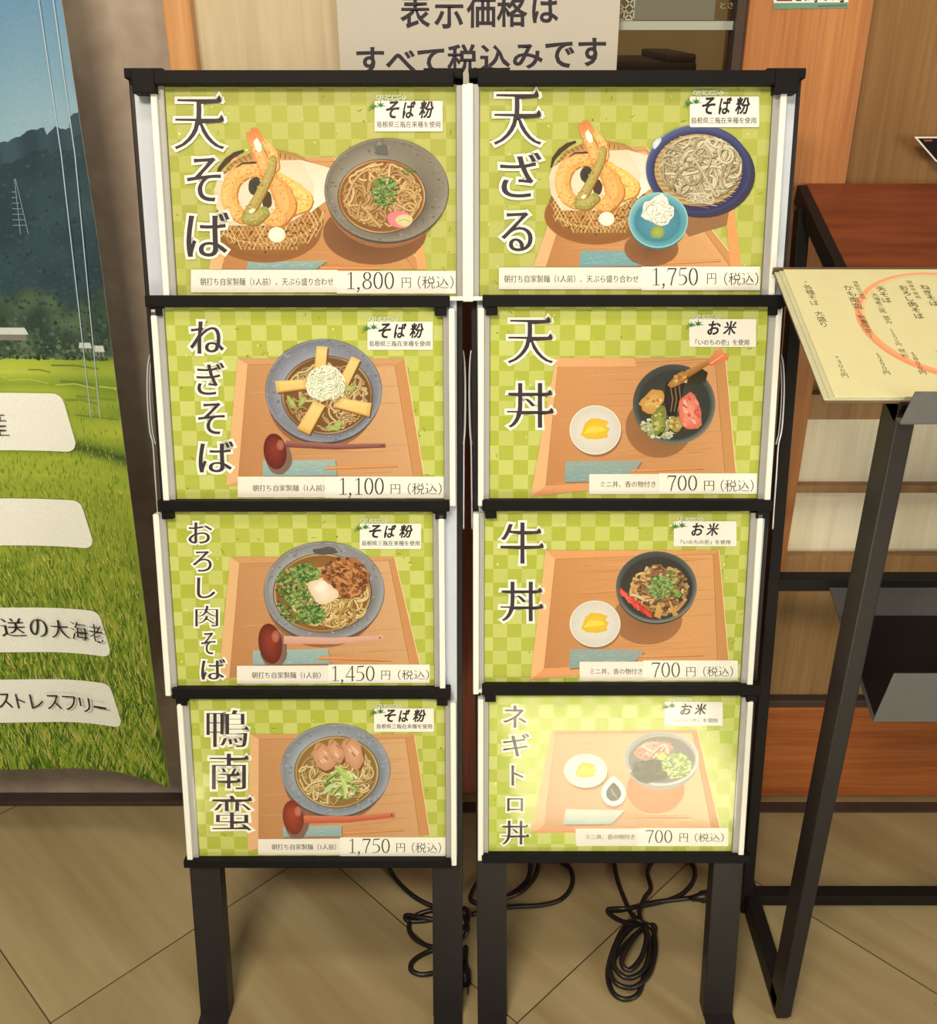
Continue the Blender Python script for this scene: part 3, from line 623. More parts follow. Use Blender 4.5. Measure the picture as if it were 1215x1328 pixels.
# ------------------------------------------------------------------ menu stands
LEAN = R_(14.1); SY = 0.8405
SO = Vector((0, SY, 0)); SN = Vector((0, -math.cos(LEAN), math.sin(LEAN))); SV = Vector((0, math.sin(LEAN), math.cos(LEAN)))
TOPZ = 1.1185
def stand(xl_t, xr_t, xl_b, xr_b, holders, side, label):
    xc = (xl_b + xr_b) / 2
    root = empty('menu_display_stand', (xc, SY, 0), (-LEAN, 0, 0)); tag(root, label, 'display stand', 'lit menu display stands')
    def xe(which, z):
        t_, b_ = (xl_t, xl_b) if which < 0 else (xr_t, xr_b); return b_ + (t_ - b_) * z / TOPZ - xc
    # local frame: z runs up the leaning face, -y faces the viewer, y = 0 is the plane of the menus
    for s in (-1, 1):
        bm = bmesh.new(); w = 0.037; P = []
        for z in (0.004, TOPZ):
            e = xe(s, z); a_, b_ = (e, e + w) if s < 0 else (e - w, e); P += [(a_, .009, z), (b_, .009, z), (b_, .034, z), (a_, .034, z)]
        hull(bm, P, .0015); obj('post', bm, M['leg'], root)
    bm = bmesh.new(); zb, zt = 0.232, 1.108; m = .0065
    hull(bm, [(xe(-1, zb) + m, .004, zb), (xe(1, zb) - m, .004, zb), (xe(1, zb) - m, .0088, zb), (xe(-1, zb) + m, .0088, zb),
              (xe(-1, zt) + m, .004, zt), (xe(1, zt) - m, .004, zt), (xe(1, zt) - m, .0088, zt), (xe(-1, zt) + m, .0088, zt)], .0008)
    obj('back_panel', bm, M['silver'], root)
    bm = bmesh.new(); box(bm, xe(-1, .23), xe(1, .23), .0095, .03, .221, .2315, .001); obj('lower_crossbar', bm, M['leg'], root)
    bm = bmesh.new(); zt = TOPZ
    box(bm, xe(-1, zt) + .009, xe(1, zt) - .009, -.014, .034, 1.1050, 1.1185, .0012)
    obj('top_rail', bm, M['rail'], root)
    for s in (-1, 1):
        e = xe(s, zt); bm = bmesh.new(); a_, b_ = (e, e + .040) if s < 0 else (e - .040, e)
        box(bm, a_, b_, -.004, .036, 1.1125, 1.1225, .0015)
        if s == side:
            c_ = (a_ + .011, b_ - .006) if s < 0 else (a_ + .006, b_ - .011)
            box(bm, c_[0], c_[1], -.0155, .003, 1.0965, 1.1190, .001)
        obj('corner_cap', bm, M['rail'], root)
    # foot: a bar across and two runners lying on the floor
    inv = root.matrix_basis.inverted() if False else (Matrix.Translation((xc, SY, 0)) @ Matrix.Rotation(-LEAN, 4, 'X')).inverted()
    bm = bmesh.new()
    box(bm, xl_b + .002, xr_b - .002, SY - .040, SY - .008, 0.0, .005, .001)
    for e in (xl_b, xr_b - .036): box(bm, e, e + .036, SY - .20, SY + .034, 0.0, .006, .001)
    bmesh.ops.transform(bm, matrix=inv, verts=bm.verts); obj('foot_frame', bm, M['leg'], root)
    # chrome wires clipped along both edges
    for s in (-1, 1):
        bm = bmesh.new(); pts = []
        for z, dx, y in ((.838, .001, .02), (.822, .0055, .018), (.79, .0075, .014), (.752, .0065, .010), (.735, .0035, .008), (.70, .0032, .006), (.665, .0030, .005), (.64, .0030, .004)):
            pts.append((xe(s, z) + s * dx * (1 if s == side else .4), y, z))
        tube(bm, spline(pts, 5), .0009, 6)
        tube(bm, spline([(p[0] - s * (.0022 if s == side else .0009), p[1] + .002, p[2]) for p in pts[:5]], 5), .0007, 6)
        obj('wire_clip', bm, M['chrome'], root, True)
    # four card holders, each a black rail, two clear-edged channels and an acrylic front
    for k, (x0, x1, rl, rr, z0, z1) in enumerate(holders):
        x0 -= xc; x1 -= xc; rl -= xc; rr -= xc
        h = empty('card_holder', (0, 0, 0)); h.parent = root
        wp = SO + SV * z1; sh = .011 * math.tan(math.atan2(CAM_H - wp.z, wp.y) - LEAN); wp = SO + SV * z0; sb = .011 * math.tan(math.atan2(CAM_H - wp.z, wp.y) - LEAN)
        if k:
            bm = bmesh.new(); box(bm, rl, rr, -.011, .0035, z1 + sh, z1 + .0125 + sh, .001)
            for s, e in ((-1, rl), (1, rr)):
                a_, b_ = (e + .0035, e + .016) if s < 0 else (e - .016, e - .0035); box(bm, a_, b_, -.009, .0035, z1 - .009 + sh, z1 + .001 + sh, .0006)
            obj('black_rail', bm, M['rail'], h)
        for s in (-1, 1):
            bm = bmesh.new(); e = x0 if s < 0 else x1
            a_, b_ = (e - .013, e - .0065) if s < 0 else (e + .0065, e + .013)
            box(bm, a_, b_, -.009, .0035, z0 - .006, z1 - .001, .0012); obj('white_channel', bm, M['channel'], h)
            bm = bmesh.new(); a_, b_ = (e - .0066, e - .0004) if s < 0 else (e + .0004, e + .0066)
            box(bm, a_, b_, -.004, .0035, z0 - .003, z1 - .001, .0005); obj('grey_channel', bm, M['channel_grey'], h)
        bm = bmesh.new()
        if k == 3: box(bm, rl, rr, -.011, .0035, z0 - .0145 + sb, z0 - .0045 + sb, .001); obj('black_rail', bm, M['rail'], h)
        else: box(bm, x0 - .011, x1 + .011, -.007, .0035, z0 - .005, z0 - .0005, .001); obj('white_channel', bm, M['channel'], h)
        bm = bmesh.new(); box(bm, x0 - .001, x1 + .001, -.0062, -.0056, z0 - .0005, z1 + .0005); obj('acrylic_cover', bm, M['acrylic'], h)
    return root
# sheet left, sheet right, rail left, rail right, sheet bottom, sheet top (metres along the leaning face)
HL = [(-.3183, -.0213, 0, 0, .8965, 1.107), (-.3332, -.0362, -.3505, -.0285, .6750, .8845), (-.3460, -.0490, -.3525, -.0300, .4510, .6608), (-.3340, -.0370, -.3510, -.0300, .2335, .4375)]
HR = [(.0031, .3020, 0, 0, .8965, 1.108), (.0145, .3115, .0062, .3270, .6752, .8850), (.0090, .3050, .0062, .3265, .4530, .6615), (.0145, .3070, .0062, .3280, .2400, .4420)]
stand(-.3581, -.0141, -.3492, -.0180, HL, -1, 'left black menu stand holding four soba noodle posters, beside the landscape banner')
stand(-.0079, .3345, .0015, .3239, HR, 1, 'right black menu stand holding tempura soba and rice bowl posters, beside the wooden menu rack')

# ------------------------------------------------------------------ the eight menu posters
CREAM = (244, 232, 208); TITLE = (58, 48, 54); TXT = (74, 64, 58)
def noodles(a, cx, cy, rx, ry, n, cols, w=6.0, seed=1, steps=18, curl=0.5):
    r = random.Random(seed)
    for k in range(n):
        t, q = r.random() * 6.283, math.sqrt(r.random()) * .92; x, y = cx + rx * q * math.cos(t), cy + ry * q * math.sin(t)
        h = r.random() * 6.283; dh = r.uniform(-curl, curl); path = []
        for i in range(steps):
            path.append((x, y)); dh = max(-curl, min(curl, dh + r.uniform(-.16, .16))); h += dh
            nx, ny_ = x + math.cos(h) * w * 1.5, y + math.sin(h) * w * 1.5
            if ((nx - cx) / rx) ** 2 + ((ny_ - cy) / ry) ** 2 > 1: h += 1.2; continue
            x, y = nx, ny_
        if len(path) < 4: continue
        c = r.choice(cols)
        a.stroke([(p[0] + w * .22, p[1] + w * .3) for p in path], w * 1.15, mixc(c, (50, 30, 12), .55)); a.stroke(path, w, c, mixc(c, (255, 240, 200), .25))
def dots(a, cx, cy, rx, ry, n, cols, s=4.0, seed=1, lin_=False):
    r = random.Random(seed)
    for k in range(n):
        t, q = r.random() * 6.283, math.sqrt(r.random()); x, y = cx + rx * q * math.cos(t), cy + ry * q * math.sin(t)
        z = s * r.uniform(.6, 1.3); c = r.choice(cols); o = r.random() * 6.28; e = r.uniform(.5, 1)
        if k % 6 == 0: a.up()
        a.add([(x + z * math.cos(o + i * 1.047), y + z * e * math.sin(o + i * 1.047)) for i in range(6)], [(0, 1, 2, 3, 4, 5)], [A(c)] * 6)
        if z > s * .9: a.add([(x + z * .45 * math.cos(o + i * 1.047), y + z * .45 * e * math.sin(o + i * 1.047)) for i in range(6)], [(0, 1, 2, 3, 4, 5)], [A(mixc(c, (215, 225, 150), .4))] * 6) if k % 3 == 0 else None
def tray(a, O, I, seed, base=(194, 138, 86), light=(212, 162, 110), rail=(206, 150, 94)):
    """printed wooden tray: outer corners O, inner corners I (top-left, top-right, bottom-right, bottom-left)"""
    r = random.Random(seed)
    a.poly(O, rail); 
    a.up(); a.add(I, [(0, 1, 2, 3)], [A(base), A(light), A(mixc(light, base, .3)), A(mixc(base, (176, 112, 62), .5))])
    a.poly([O[0], I[0], I[3], O[3]], mixc(rail, (240, 190, 132), .6)); a.poly([O[1], O[2], I[2], I[1]], mixc(rail, (196, 132, 74), .6)); a.poly([O[3], I[3], I[2], O[2]], mixc(rail, (228, 150, 92), .6))
    for k in range(46):
        v = r.random(); L = (I[0][0] + (I[3][0] - I[0][0]) * v, I[0][1] + (I[3][1] - I[0][1]) * v); Rr = (I[1][0] + (I[2][0] - I[1][0]) * v, I[1][1] + (I[2][1] - I[1][1]) * v)
        u0 = r.uniform(0, .75); u1 = min(1, u0 + r.uniform(.15, .5)); pts = []
        for i in range(9):
            u = u0 + (u1 - u0) * i / 8; pts.append((L[0] + (Rr[0] - L[0]) * u, L[1] + (Rr[1] - L[1]) * u + 3 * math.sin(u * 9 + k)))
        a.stroke(pts, [.6 + r.uniform(.5, 2.2) * math.sin(math.pi * (i + .3) / 8.6) for i in range(9)], mixc(base, (170, 104, 54) if r.random() < .6 else (232, 180, 122), r.uniform(.25, .6)))
    a.stroke([O[1], O[2]], 3, (240, 204, 150)); a.stroke([I[1], I[2]], 2.2, (168, 108, 60)); a.stroke([I[0], I[3]], 2.0, (182, 120, 70)); a.stroke([I[0], I[1]], 2.2, (182, 118, 66))
def bowl(a, cx, cy, rx, ry, rim, bx, by, brx, bry, broth, drop=34, dark=(58, 48, 42), seed=3):
    r = random.Random(seed)
    a.ellipse(cx - 6, cy + drop, rx * .93, ry * .97, (150, 98, 56), (120, 76, 44))                 # the bowl's foot and its shade on the tray, as printed
    a.ellipse(cx, cy + drop * .3, rx * .985, ry * .99, mixc(rim, dark, .75), dark)
    hi = mixc(rim, (240, 235, 225), .28); lo = mixc(rim, (50, 44, 40), .32)
    def cf(t):
        k = .5 + .5 * math.sin(t + .9) + .18 * noise.noise((math.cos(t) * 2.2, math.sin(t) * 2.2, seed)); return mixc(lo, hi, k * .8 + .15), mixc(hi, lo, k * .9)
    a.ring(cx, cy, rx, ry, brx * 1.02, bry * 1.02, cf, bx - cx, by - cy)
    a.ring(cx, cy, rx, ry, rx * .968, ry * .965, lambda t: (mixc(rim, (70, 62, 58), .45 + .3 * math.sin(t * 7 + seed)), mixc(rim, (226, 220, 210), .30)))
    for k in range(70):
        t = r.random() * 6.283; q = r.uniform(.80, .97); x, y = cx + rx * q * math.cos(t), cy + ry * q * math.sin(t)
        if ((x - bx) / brx) ** 2 + ((y - by) / bry) ** 2 < 1.06: continue
        a.blob(x, y, r.uniform(2, 8), r.uniform(1.5, 5), mixc(rim, (215, 208, 200) if r.random() < .5 else (80, 74, 72), .25), rough=.3, n=8)
    a.ellipse(bx, by, brx, bry, mixc(broth, (60, 36, 16), .35), broth); a.ring(bx, by, brx, bry, brx * .955, bry * .955, lambda t: (mixc(broth, (236, 214, 170), .35 + .3 * math.sin(t * 3 + seed)), broth))
def spoon(a, cx, cy, rx, ry, hx0, hy0, hx1, hy1, cb, ch, w=20):
    a.blob(cx + 14, cy + 22, rx * 1.15, ry * .95, (128, 96, 78), rough=.05, n=24)
    a.stroke([(hx0, hy0), ((hx0 + hx1) / 2, (hy0 + hy1) / 2 + 8), (hx1, hy1)], [w * 1.25, w, w * .8], ch, mixc(ch, (240, 200, 170), .35))
    a.ellipse(hx1 - 12, hy1, 3, 3, (60, 34, 26))
    a.fan(a.epts(cx, cy, rx, ry, -8, 32), (cx - rx * .1, cy - ry * .2), mixc(cb, (50, 14, 10), .35), mixc(cb, (200, 96, 70), .25)); a.ellipse(cx + rx * .45, cy - ry * .35, rx * .35, ry * .3, mixc(cb, (220, 150, 120), .35), mixc(cb, (240, 190, 160), .5))
def sticks(a, x0, y0, x1, y1, gap=9):
    a.stroke([(x0, y0 + gap), (x1, y1 + gap * .7)], [6, 3], (164, 104, 58)); a.stroke([(x0, y0), (x1, y1)], [8, 4], (228, 160, 94), (206, 134, 72)); a.stroke([(x0 - 8, y0 + gap * 1.1), (x1 - 26, y1 + gap)], [7, 4], (216, 146, 82), (190, 118, 62))
def napkin(a, P, c=(160, 176, 160)):
    a.poly([(p[0] + 4, p[1] + 5) for p in P], (150, 104, 66)); a.poly(P, c, mixc(c, (110, 150, 148), .5))
    r = random.Random(int(P[0][0])); xs = [p[0] for p in P]; ys = [p[1] for p in P]
    for k in range(40):
        x, y = r.uniform(min(xs) + 8, max(xs) - 60), r.uniform(min(ys) + 6, max(ys) - 8); a.stroke([(x, y), (x + r.uniform(6, 22), y + r.uniform(-2, 2))], 1.4, mixc(c, (190, 210, 196), .4))
def tempura(a, ox, oy, s):
    """basket with folded white paper and battered prawn, pepper and squash"""
    q = lambda x, y: (ox + x * s, oy + y * s); r = random.Random(5)
    def E(x, y, rx, ry, *k, **kw): a.ellipse(ox + x * s, oy + y * s, rx * s, ry * s, *k, **kw)
    E(-4, 140, 196, 112, (150, 92, 46), (116, 70, 36)); E(8, 108, 192, 122, (140, 92, 44), (176, 124, 66))
    for k in range(-16, 17):                                   # cane weave
        for d in (-1, 1):
            pts = []
            for i in range(9):
                y = 30 + i * 22; x = k * 15 + d * (i - 4) * 12
                if ((x - 8) / 188) ** 2 + ((y - 108) / 118) ** 2 < 1: pts.append(q(x, y))
            if len(pts) > 1: a.stroke(pts, 3.6 * s, r.choice([(206, 158, 90), (188, 134, 70), (222, 180, 112)]))
    for k in range(60):
        x, y = r.uniform(-150, 170), r.uniform(110, 215)
        if ((x - 8) / 180) ** 2 + ((y - 108) / 112) ** 2 < 1: a.blob(*q(x, y), 5 * s, 3.6 * s, (104, 62, 30), rough=.2, n=6)
    a.stroke([q(*p) for p in ((-175, -40), (-165, -75), (-140, -105), (-110, -128), (-80, -140))], [5 * s, 14 * s, 18 * s, 16 * s, 8 * s], (70, 48, 30))
    a.stroke([q(x, y) for x, y in ((-168, 20), (-150, -40), (-110, -92), (-50, -120), (30, -132), (100, -118), (160, -80))], 26 * s, (196, 148, 84), (170, 120, 62))
    for i in range(22):
        t = R_(205 + i * 6.2); a.stroke([q(176 * math.cos(t), 10 + 148 * math.sin(t)), q(158 * math.cos(t) + 6, 10 + 128 * math.sin(t))], 3 * s, (108, 72, 36))
    a.fan([q(*p) for p in ((-184, -2), (-172, -40), (-96, -92), (0, -105), (118, -108), (150, -92), (228, -78), (214, 32), (70, 118), (40, 122), (-134, 122), (-176, 60))], q(20, 10), (222, 200, 160), (236, 218, 184))
    a.poly([q(*p) for p in ((118, -108), (228, -78), (214, 32), (150, 78), (168, -20))], (226, 206, 172), (242, 228, 200))
    a.poly([q(*p) for p in ((-184, -2), (-120, 40), (-134, 122), (-176, 60))], (216, 194, 152), (228, 208, 168))
    rim = [q(*p) for p in ((-150, 150), (-100, 176), (-20, 190), (70, 180), (140, 150), (190, 104), (202, 70))]
    a.stroke(rim, 9 * s, (150, 100, 50), (206, 160, 96))
    for i in range(len(rim) - 1):
        for k in range(4):
            x = rim[i][0] + (rim[i + 1][0] - rim[i][0]) * k / 4; y = rim[i][1] + (rim[i + 1][1] - rim[i][1]) * k / 4; a.stroke([(x - 4 * s, y - 5 * s), (x + 3 * s, y + 6 * s)], 2.4 * s, (236, 206, 140))
    def sp2(path, ws, per=6):
        P = spline([(x, y, 0) for x, y in path], per); n = len(path)
        W2 = [ws[min(n - 1, i // per)] + (ws[min(n - 1, i // per + 1)] - ws[min(n - 1, i // per)]) * (i % per) / per for i in range(len(P))]
        return [(p.x, p.y) for p in P], W2
    def fry(path, w, c0=(222, 150, 64), c1=(236, 178, 96), cap=True, grain=5):
        ww = w if isinstance(w, list) else [w] * len(path); path, ww = sp2(path, ww); n = len(path)
        ww = [v * (1 + .10 * noise.noise((x * .06, y * .06, 2))) for v, (x, y) in zip(ww, path)]
        P = [q(*p) for p in path]; lo = mixc(c0, (150, 84, 30), .6)
        if cap:
            for e in (0, -1): a.blob(P[e][0] + 3 * s, P[e][1] + 4 * s, ww[e] * .53 * s, ww[e] * .53 * s, lo, rough=.12); 
        a.stroke([(p[0] + 4 * s, p[1] + 5 * s) for p in P], [v * s * 1.04 for v in ww], lo)
        if cap:
            for e in (0, -1): a.blob(P[e][0], P[e][1], ww[e] * .5 * s, ww[e] * .5 * s, c0, mixc(c0, c1, .6), rough=.1)
        a.stroke(P, [v * s for v in ww], c0, mixc(c0, c1, .5)); a.stroke([(p[0] - v * .1 * s, p[1] - v * .08 * s) for p, v in zip(P, ww)], [v * .55 * s for v in ww], mixc(c0, c1, .7), c1)
        for i in range(n):
            for k in range(grain):
                v = ww[i] * .46; a.blob(P[i][0] + r.uniform(-v, v) * s, P[i][1] + r.uniform(-v, v) * s, r.uniform(2, 5) * s, r.uniform(1.5, 4) * s, mixc(c0, r.choice([(250, 214, 140), (180, 104, 40), (244, 190, 100)]), r.uniform(.25, .55)), rough=.3, n=6)
    a.poly([q(*p) for p in ((-150, -44), (-110, -92), (-60, -104), (-44, -84), (-100, -52), (-134, -10))], (214, 158, 92), (226, 176, 110))
    a.stroke([q(*p) for p in ((-112, -78), (-84, -96), (-40, -98), (-2, -102))], [4 * s, 7 * s, 9 * s, 5 * s], (84, 54, 36))
    fry([(-86, 92), (-122, 58), (-132, 4), (-108, -46), (-60, -70), (-6, -58)], [46, 56, 56, 50, 44, 34], (224, 160, 78), (240, 188, 112))
    a.blob(*q(-40, -14), 24 * s, 32 * s, (66, 60, 48), (52, 46, 36), rough=.1); a.blob(*q(2, 34), 18 * s, 30 * s, (74, 56, 36), rough=.1)
    fry([(46, -42), (92, -2), (132, 36), (96, 62)], [40, 66, 60, 44], (238, 176, 80), (250, 206, 120))
    fry([(18, -40), (48, 0), (66, 56), (42, 100)], [44, 70, 74, 54], (222, 144, 66), (236, 178, 104))
    fry([(4, 96), (26, 104), (50, 98)], [40, 46, 40], (226, 164, 86), (238, 190, 116))
    fry([(-54, -178), (-40, -150), (-18, -112), (-8, -70)], [22, 34, 42, 40], (228, 146, 76), (242, 186, 112))
    a.poly([q(*p) for p in ((-64, -170), (-72, -206), (-58, -204), (-50, -222), (-36, -206), (-36, -176), (-46, -158))], (222, 112, 56), (234, 150, 88))
    fry([(-34, -196), (-2, -164), (20, -128), (24, -84)], [12, 24, 34, 38], (232, 160, 84), (244, 196, 120), True, 3)
    a.poly([q(*p) for p in ((-46, -208), (-38, -222), (-22, -206), (-6, -176), (-18, -168))], (226, 116, 58), (232, 144, 82))
    a.poly([q(*p) for p in ((-46, -172), (-34, -186), (-18, -162), (-16, -140), (-28, -134), (-40, -148))], (240, 226, 196), (248, 236, 210))
    fry([(22, -112), (12, -66), (-14, -10), (-46, 50), (-70, 78)], [24, 28, 30, 32, 24], (160, 140, 66), (186, 166, 90), True, 3)
    fry([(-72, 96), (-40, 98), (-10, 74)], [36, 42, 36], (150, 142, 66), (178, 168, 92), True, 3)
    a.blob(*q(-50, 70), 12 * s, 7 * s, (238, 220, 180), rough=.2, rot=-30)
    a.ellipse(*q(36, 154), 30 * s, 27 * s, (236, 220, 188), (252, 244, 224))
def leaf(a, x, y, s):
    for dx, dy, k, c in ((0, 0, 1, (70, 130, 52)), (24, -4, 1.05, (54, 116, 44))):
        pts = []
        for i in range(14):
            t = -math.pi / 2 + 2 * math.pi * i / 14; rr = s * k * ((1.0 if i in (0, 4, 10) else .85) if i % 2 == 0 else .3); rr *= .55 if i in (6, 8) else 1; pts.append((x + dx * s / 20 + rr * math.cos(t), y + dy * s / 20 + rr * .85 * math.sin(t)))
        a.poly(pts, c)
    a.stroke([(x - s * .9, y + s * .7), (x + s * .4, y - s * .1)], s * .08, (60, 110, 50))

def poster(cfg):
    ox, oy, sc = cfg['crop']; x0, x1, z0, z1 = cfg['rect']; xc, zc = (x0 + x1) / 2, z0
    root = empty('menu_poster', SO + Vector((xc, 0, 0)) + SV * z0, (-LEAN, 0, 0))
    tag(root, cfg['label'], 'poster', 'menu posters in the stands')
    P0 = SO
    def mp(X, Y, h):
        q = ray_plane(ox + X * sc, oy + Y * sc, P0, SN); u, v = q.x - xc, (q - P0).dot(SV) - z0
        return (max(-(x1 - x0) / 2, min((x1 - x0) / 2, u)), -.0006 - h, max(0.0005, min(z1 - z0, v)))
    W, Hh = x1 - x0, z1 - z0
    # sheet: paper with a two-green check and flecks of gold leaf
    r = random.Random(cfg['seed']); b = bmesh.new(); box(b, -W / 2, W / 2, 0.0, .0005, 0, Hh); obj('backing_board', b, M['paper'], root)
    a = Art(lambda u, v, h: (u, -.0002 - h, v), 4e-6); q = .0163
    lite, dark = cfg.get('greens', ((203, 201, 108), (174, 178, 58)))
    P, Fc, C = [], [], []
    for i in range(int(W / q) + 2):
        for j in range(int(Hh / q) + 2):
            xa, xb = max(-W / 2, -W / 2 + (i - .4) * q), min(W / 2, -W / 2 + (i + .6) * q); za, zb = max(0, (j - .3) * q), min(Hh, (j + .7) * q)
            if xb <= xa or zb <= za: continue
            c = A(mixc(lite if (i + j) % 2 else dark, (184, 184, 80), r.uniform(0, .5))); k = len(P); P += [(xa, za), (xb, za), (xb, zb), (xa, zb)]; Fc.append((k, k + 1, k + 2, k + 3)); C += [c] * 4
    a.add(P, Fc, C)
    for k in range(70):
        x, z = r.uniform(-W / 2 + .004, W / 2 - .004), r.uniform(.004, Hh - .004); s_ = r.uniform(.0006, .0015); c = r.choice([(226, 212, 96), (150, 128, 40), (240, 230, 150), (132, 116, 36)]); o = r.random() * 3
        a.up()
        if k % 3: a.add([(x + s_ * math.cos(o + t * 1.57) * r.uniform(.6, 1.2), z + s_ * math.sin(o + t * 1.57)) for t in range(4)], [(0, 1, 2, 3)], [A(c)] * 4)
        else: a.stroke([(x, z), (x + .003 * math.cos(o), z + .003 * math.sin(o)), (x + .005 * math.cos(o + .3), z + .005 * math.sin(o + .3))], .0007, (128, 124, 36))
    a.build('sheet', M['ink'], root)
    a = Art(mp, 5e-7, .0003); cfg['food'](a); a.build('food_picture', M['ink'], root)
    hmax = .0003 + a.n * 5e-7 + .00003
    a = Art(mp, 4e-6, hmax)
    for ch, bb in cfg['title']: a.text(ch, bb, TITLE, 'kana' if is_kana(ch) else 'mincho', halo=cfg.get('halo', 9), res=5)
    a.build('title_lettering', M['ink'], root)
    a = Art(mp, 4e-6, hmax); top, rc, lf, scr, smal, kind = cfg['badge']
    a.text('そばこころの', top, (74, 92, 36), 'gothic', halo=2.5, halo_rgb=(226, 226, 170), res=1)
    rr = 5; pts = []
    for cx, cy, a0 in ((rc[2] - rr, rc[1] + rr, -90), (rc[2] - rr, rc[3] - rr, 0), (rc[0] + rr, rc[3] - rr, 90), (rc[0] + rr, rc[1] + rr, 180)): pts += a.epts(cx, cy, rr, rr, 0, 6, a0, a0 + 90)
    a.poly(pts, CREAM); leaf(a, lf[0], lf[1], 21)
    for ch, f0, f1 in ((('そ', 0, .28), ('ば', .34, .62), ('粉', .68, 1)) if kind == 'soba' else (('お', 0, .47), ('米', .53, 1))):
        a.text(ch, (scr[0] + (scr[2] - scr[0]) * f0, scr[1], scr[0] + (scr[2] - scr[0]) * f1, scr[3]), (44, 36, 38), 'brush', slant=.22, res=3, weight=.014)
    a.text('島根県三瓶在来種を使用' if kind == 'soba' else '「いのちの壱」を使用', smal, (62, 52, 48), 'thin', res=2, weight=.016)
    a.build('ingredient_badge', M['ink'], root)
    d, p, body, dbb, fig, fbb, ybb, zbb = cfg['price']
    a = Art(mp, 4e-6, hmax + .00008); a.poly([(d[0], d[1]), (p[0] + 2, d[1] + (p[1] - d[1]) * .2), (p[0] + 2, d[3]), (d[0], d[3])], (238, 226, 200)); a.poly([(p[0], p[1]), (p[2], p[1]), (p[2], p[3]), (p[0], p[3])], (246, 236, 212))
    lab = a.build('price_label', M['ink'], root)
    a = Art(mp, 4e-6, hmax + .00013)
    a.text(body, dbb, TXT, 'thin', res=2, weight=.012); a.figures(fig, fbb, (52, 44, 48)); a.text('円', ybb, (70, 60, 60), 'thin', res=2); a.text('（税込）', zbb, (70, 60, 60), 'thin', res=2)
    o = a.build('price_lettering', M['ink'], lab)

SOBA = '朝打ち自家製麺（1人前）'
def food1(a):
    tray(a, [(380, 335), (735, 335), (1062, 727), (300, 727)], [(440, 350), (735, 350), (1020, 727), (345, 727)], 1, (196, 134, 76), (206, 146, 88))
    a.poly([(1010, 560), (1040, 600), (1064, 727), (1030, 727)], (226, 160, 96))
    napkin(a, [(436, 700), (714, 697), (672, 727), (432, 727)], (146, 166, 148)); sticks(a, 690, 720, 900, 722)
    tempura(a, 502, 452, 1.0)
    a.ellipse(880, 600, 180, 110, (132, 84, 48), (96, 60, 36))
    bowl(a, 922, 450, 218, 182, (116, 104, 80), 905, 472, 152, 128, (164, 106, 46), 26, seed=2)
    a.blob(906, 312, 26, 20, (96, 92, 84), rough=.25)
    noodles(a, 905, 468, 138, 112, 62, [(196, 150, 84), (178, 130, 70), (212, 170, 104), (160, 112, 56)], 7, 21)
    dots(a, 915, 455, 46, 54, 240, [(72, 110, 48), (96, 136, 62), (50, 88, 36), (126, 156, 84)], 5, 3); dots(a, 1000, 385, 24, 14, 22, [(80, 120, 54), (60, 100, 40)], 4, 9)
    a.blob(968, 552, 44, 30, (222, 122, 122), (226, 134, 130), rough=.08, rot=8); a.blob(984, 556, 30, 21, (214, 190, 128), (222, 206, 150), rough=.06); a.stroke([(962, 560), (985, 552), (1006, 562)], 3, (150, 170, 90))
def food5(a):
    tray(a, [(410, 293), (655, 293), (980, 702), (268, 702)], [(440, 306), (655, 306), (942, 702), (312, 702)], 5, (196, 136, 80), (222, 170, 110))
    a.poly([(925, 520), (955, 500), (980, 702), (942, 702)], (220, 152, 88)); a.poly([(720, 480), (940, 500), (930, 560), (800, 600)], (150, 104, 64))
    napkin(a, [(430, 648), (600, 650), (690, 698), (426, 702)], (122, 160, 154)); sticks(a, 694, 688, 910, 678)
    tempura(a, 486, 400, .90)
    a.ellipse(845, 385, 182, 150, (60, 52, 70), (50, 44, 60)); a.ring(832, 368, 180, 152, 150, 124, lambda t: (mixc((52, 54, 92), (92, 98, 138), .5 + .5 * math.sin(t + 3.6)), (46, 46, 78)), 0, 4)
    a.ring(832, 368, 180, 152, 174, 147, lambda t: (mixc((64, 66, 104), (150, 156, 172), max(0, math.sin(t + 4))), (56, 60, 96)))
    a.blob(690, 280, 12, 20, (190, 196, 214), (220, 224, 232), rough=.2, rot=35)
    a.ellipse(832, 372, 150, 124, (176, 140, 84), (196, 160, 100))
    for k in range(30): y = 260 + k * 8; w = 150 * math.sqrt(max(0, 1 - ((y - 372) / 124) ** 2)); a.stroke([(832 - w, y - 3), (832 + w, y + 10)], 2, (142, 108, 60) if k % 2 else (212, 180, 124))
    noodles(a, 840, 362, 142, 108, 150, [(190, 172, 132), (172, 152, 112), (206, 190, 150), (156, 136, 96)], 7, 31, 22, .45)
    noodles(a, 850, 470, 60, 20, 8, [(190, 172, 132), (206, 190, 150)], 6, 33)
    a.ellipse(672, 640, 92, 60, (142, 92, 54), (116, 74, 44)); a.ellipse(694, 556, 98, 88, (58, 108, 114), (66, 118, 124))
    a.ring(695, 543, 102, 95, 78, 70, lambda t: (mixc((96, 156, 156), (150, 192, 182), .5 + .5 * math.sin(t + 4)), (78, 140, 146)), -2, 4); a.ring(695, 543, 102, 95, 97, 90, lambda t: ((168, 200, 180), (110, 184, 188)))
    a.ellipse(693, 548, 78, 70, (66, 126, 138), (92, 150, 158)); a.blob(695, 512, 58, 46, (226, 220, 196), (240, 234, 212), rough=.25)
    noodles(a, 695, 512, 54, 42, 40, [(238, 232, 208), (220, 212, 186), (250, 244, 224)], 4, 41, 8); a.blob(692, 585, 25, 23, (134, 148, 62), (168, 178, 90), rough=.12)
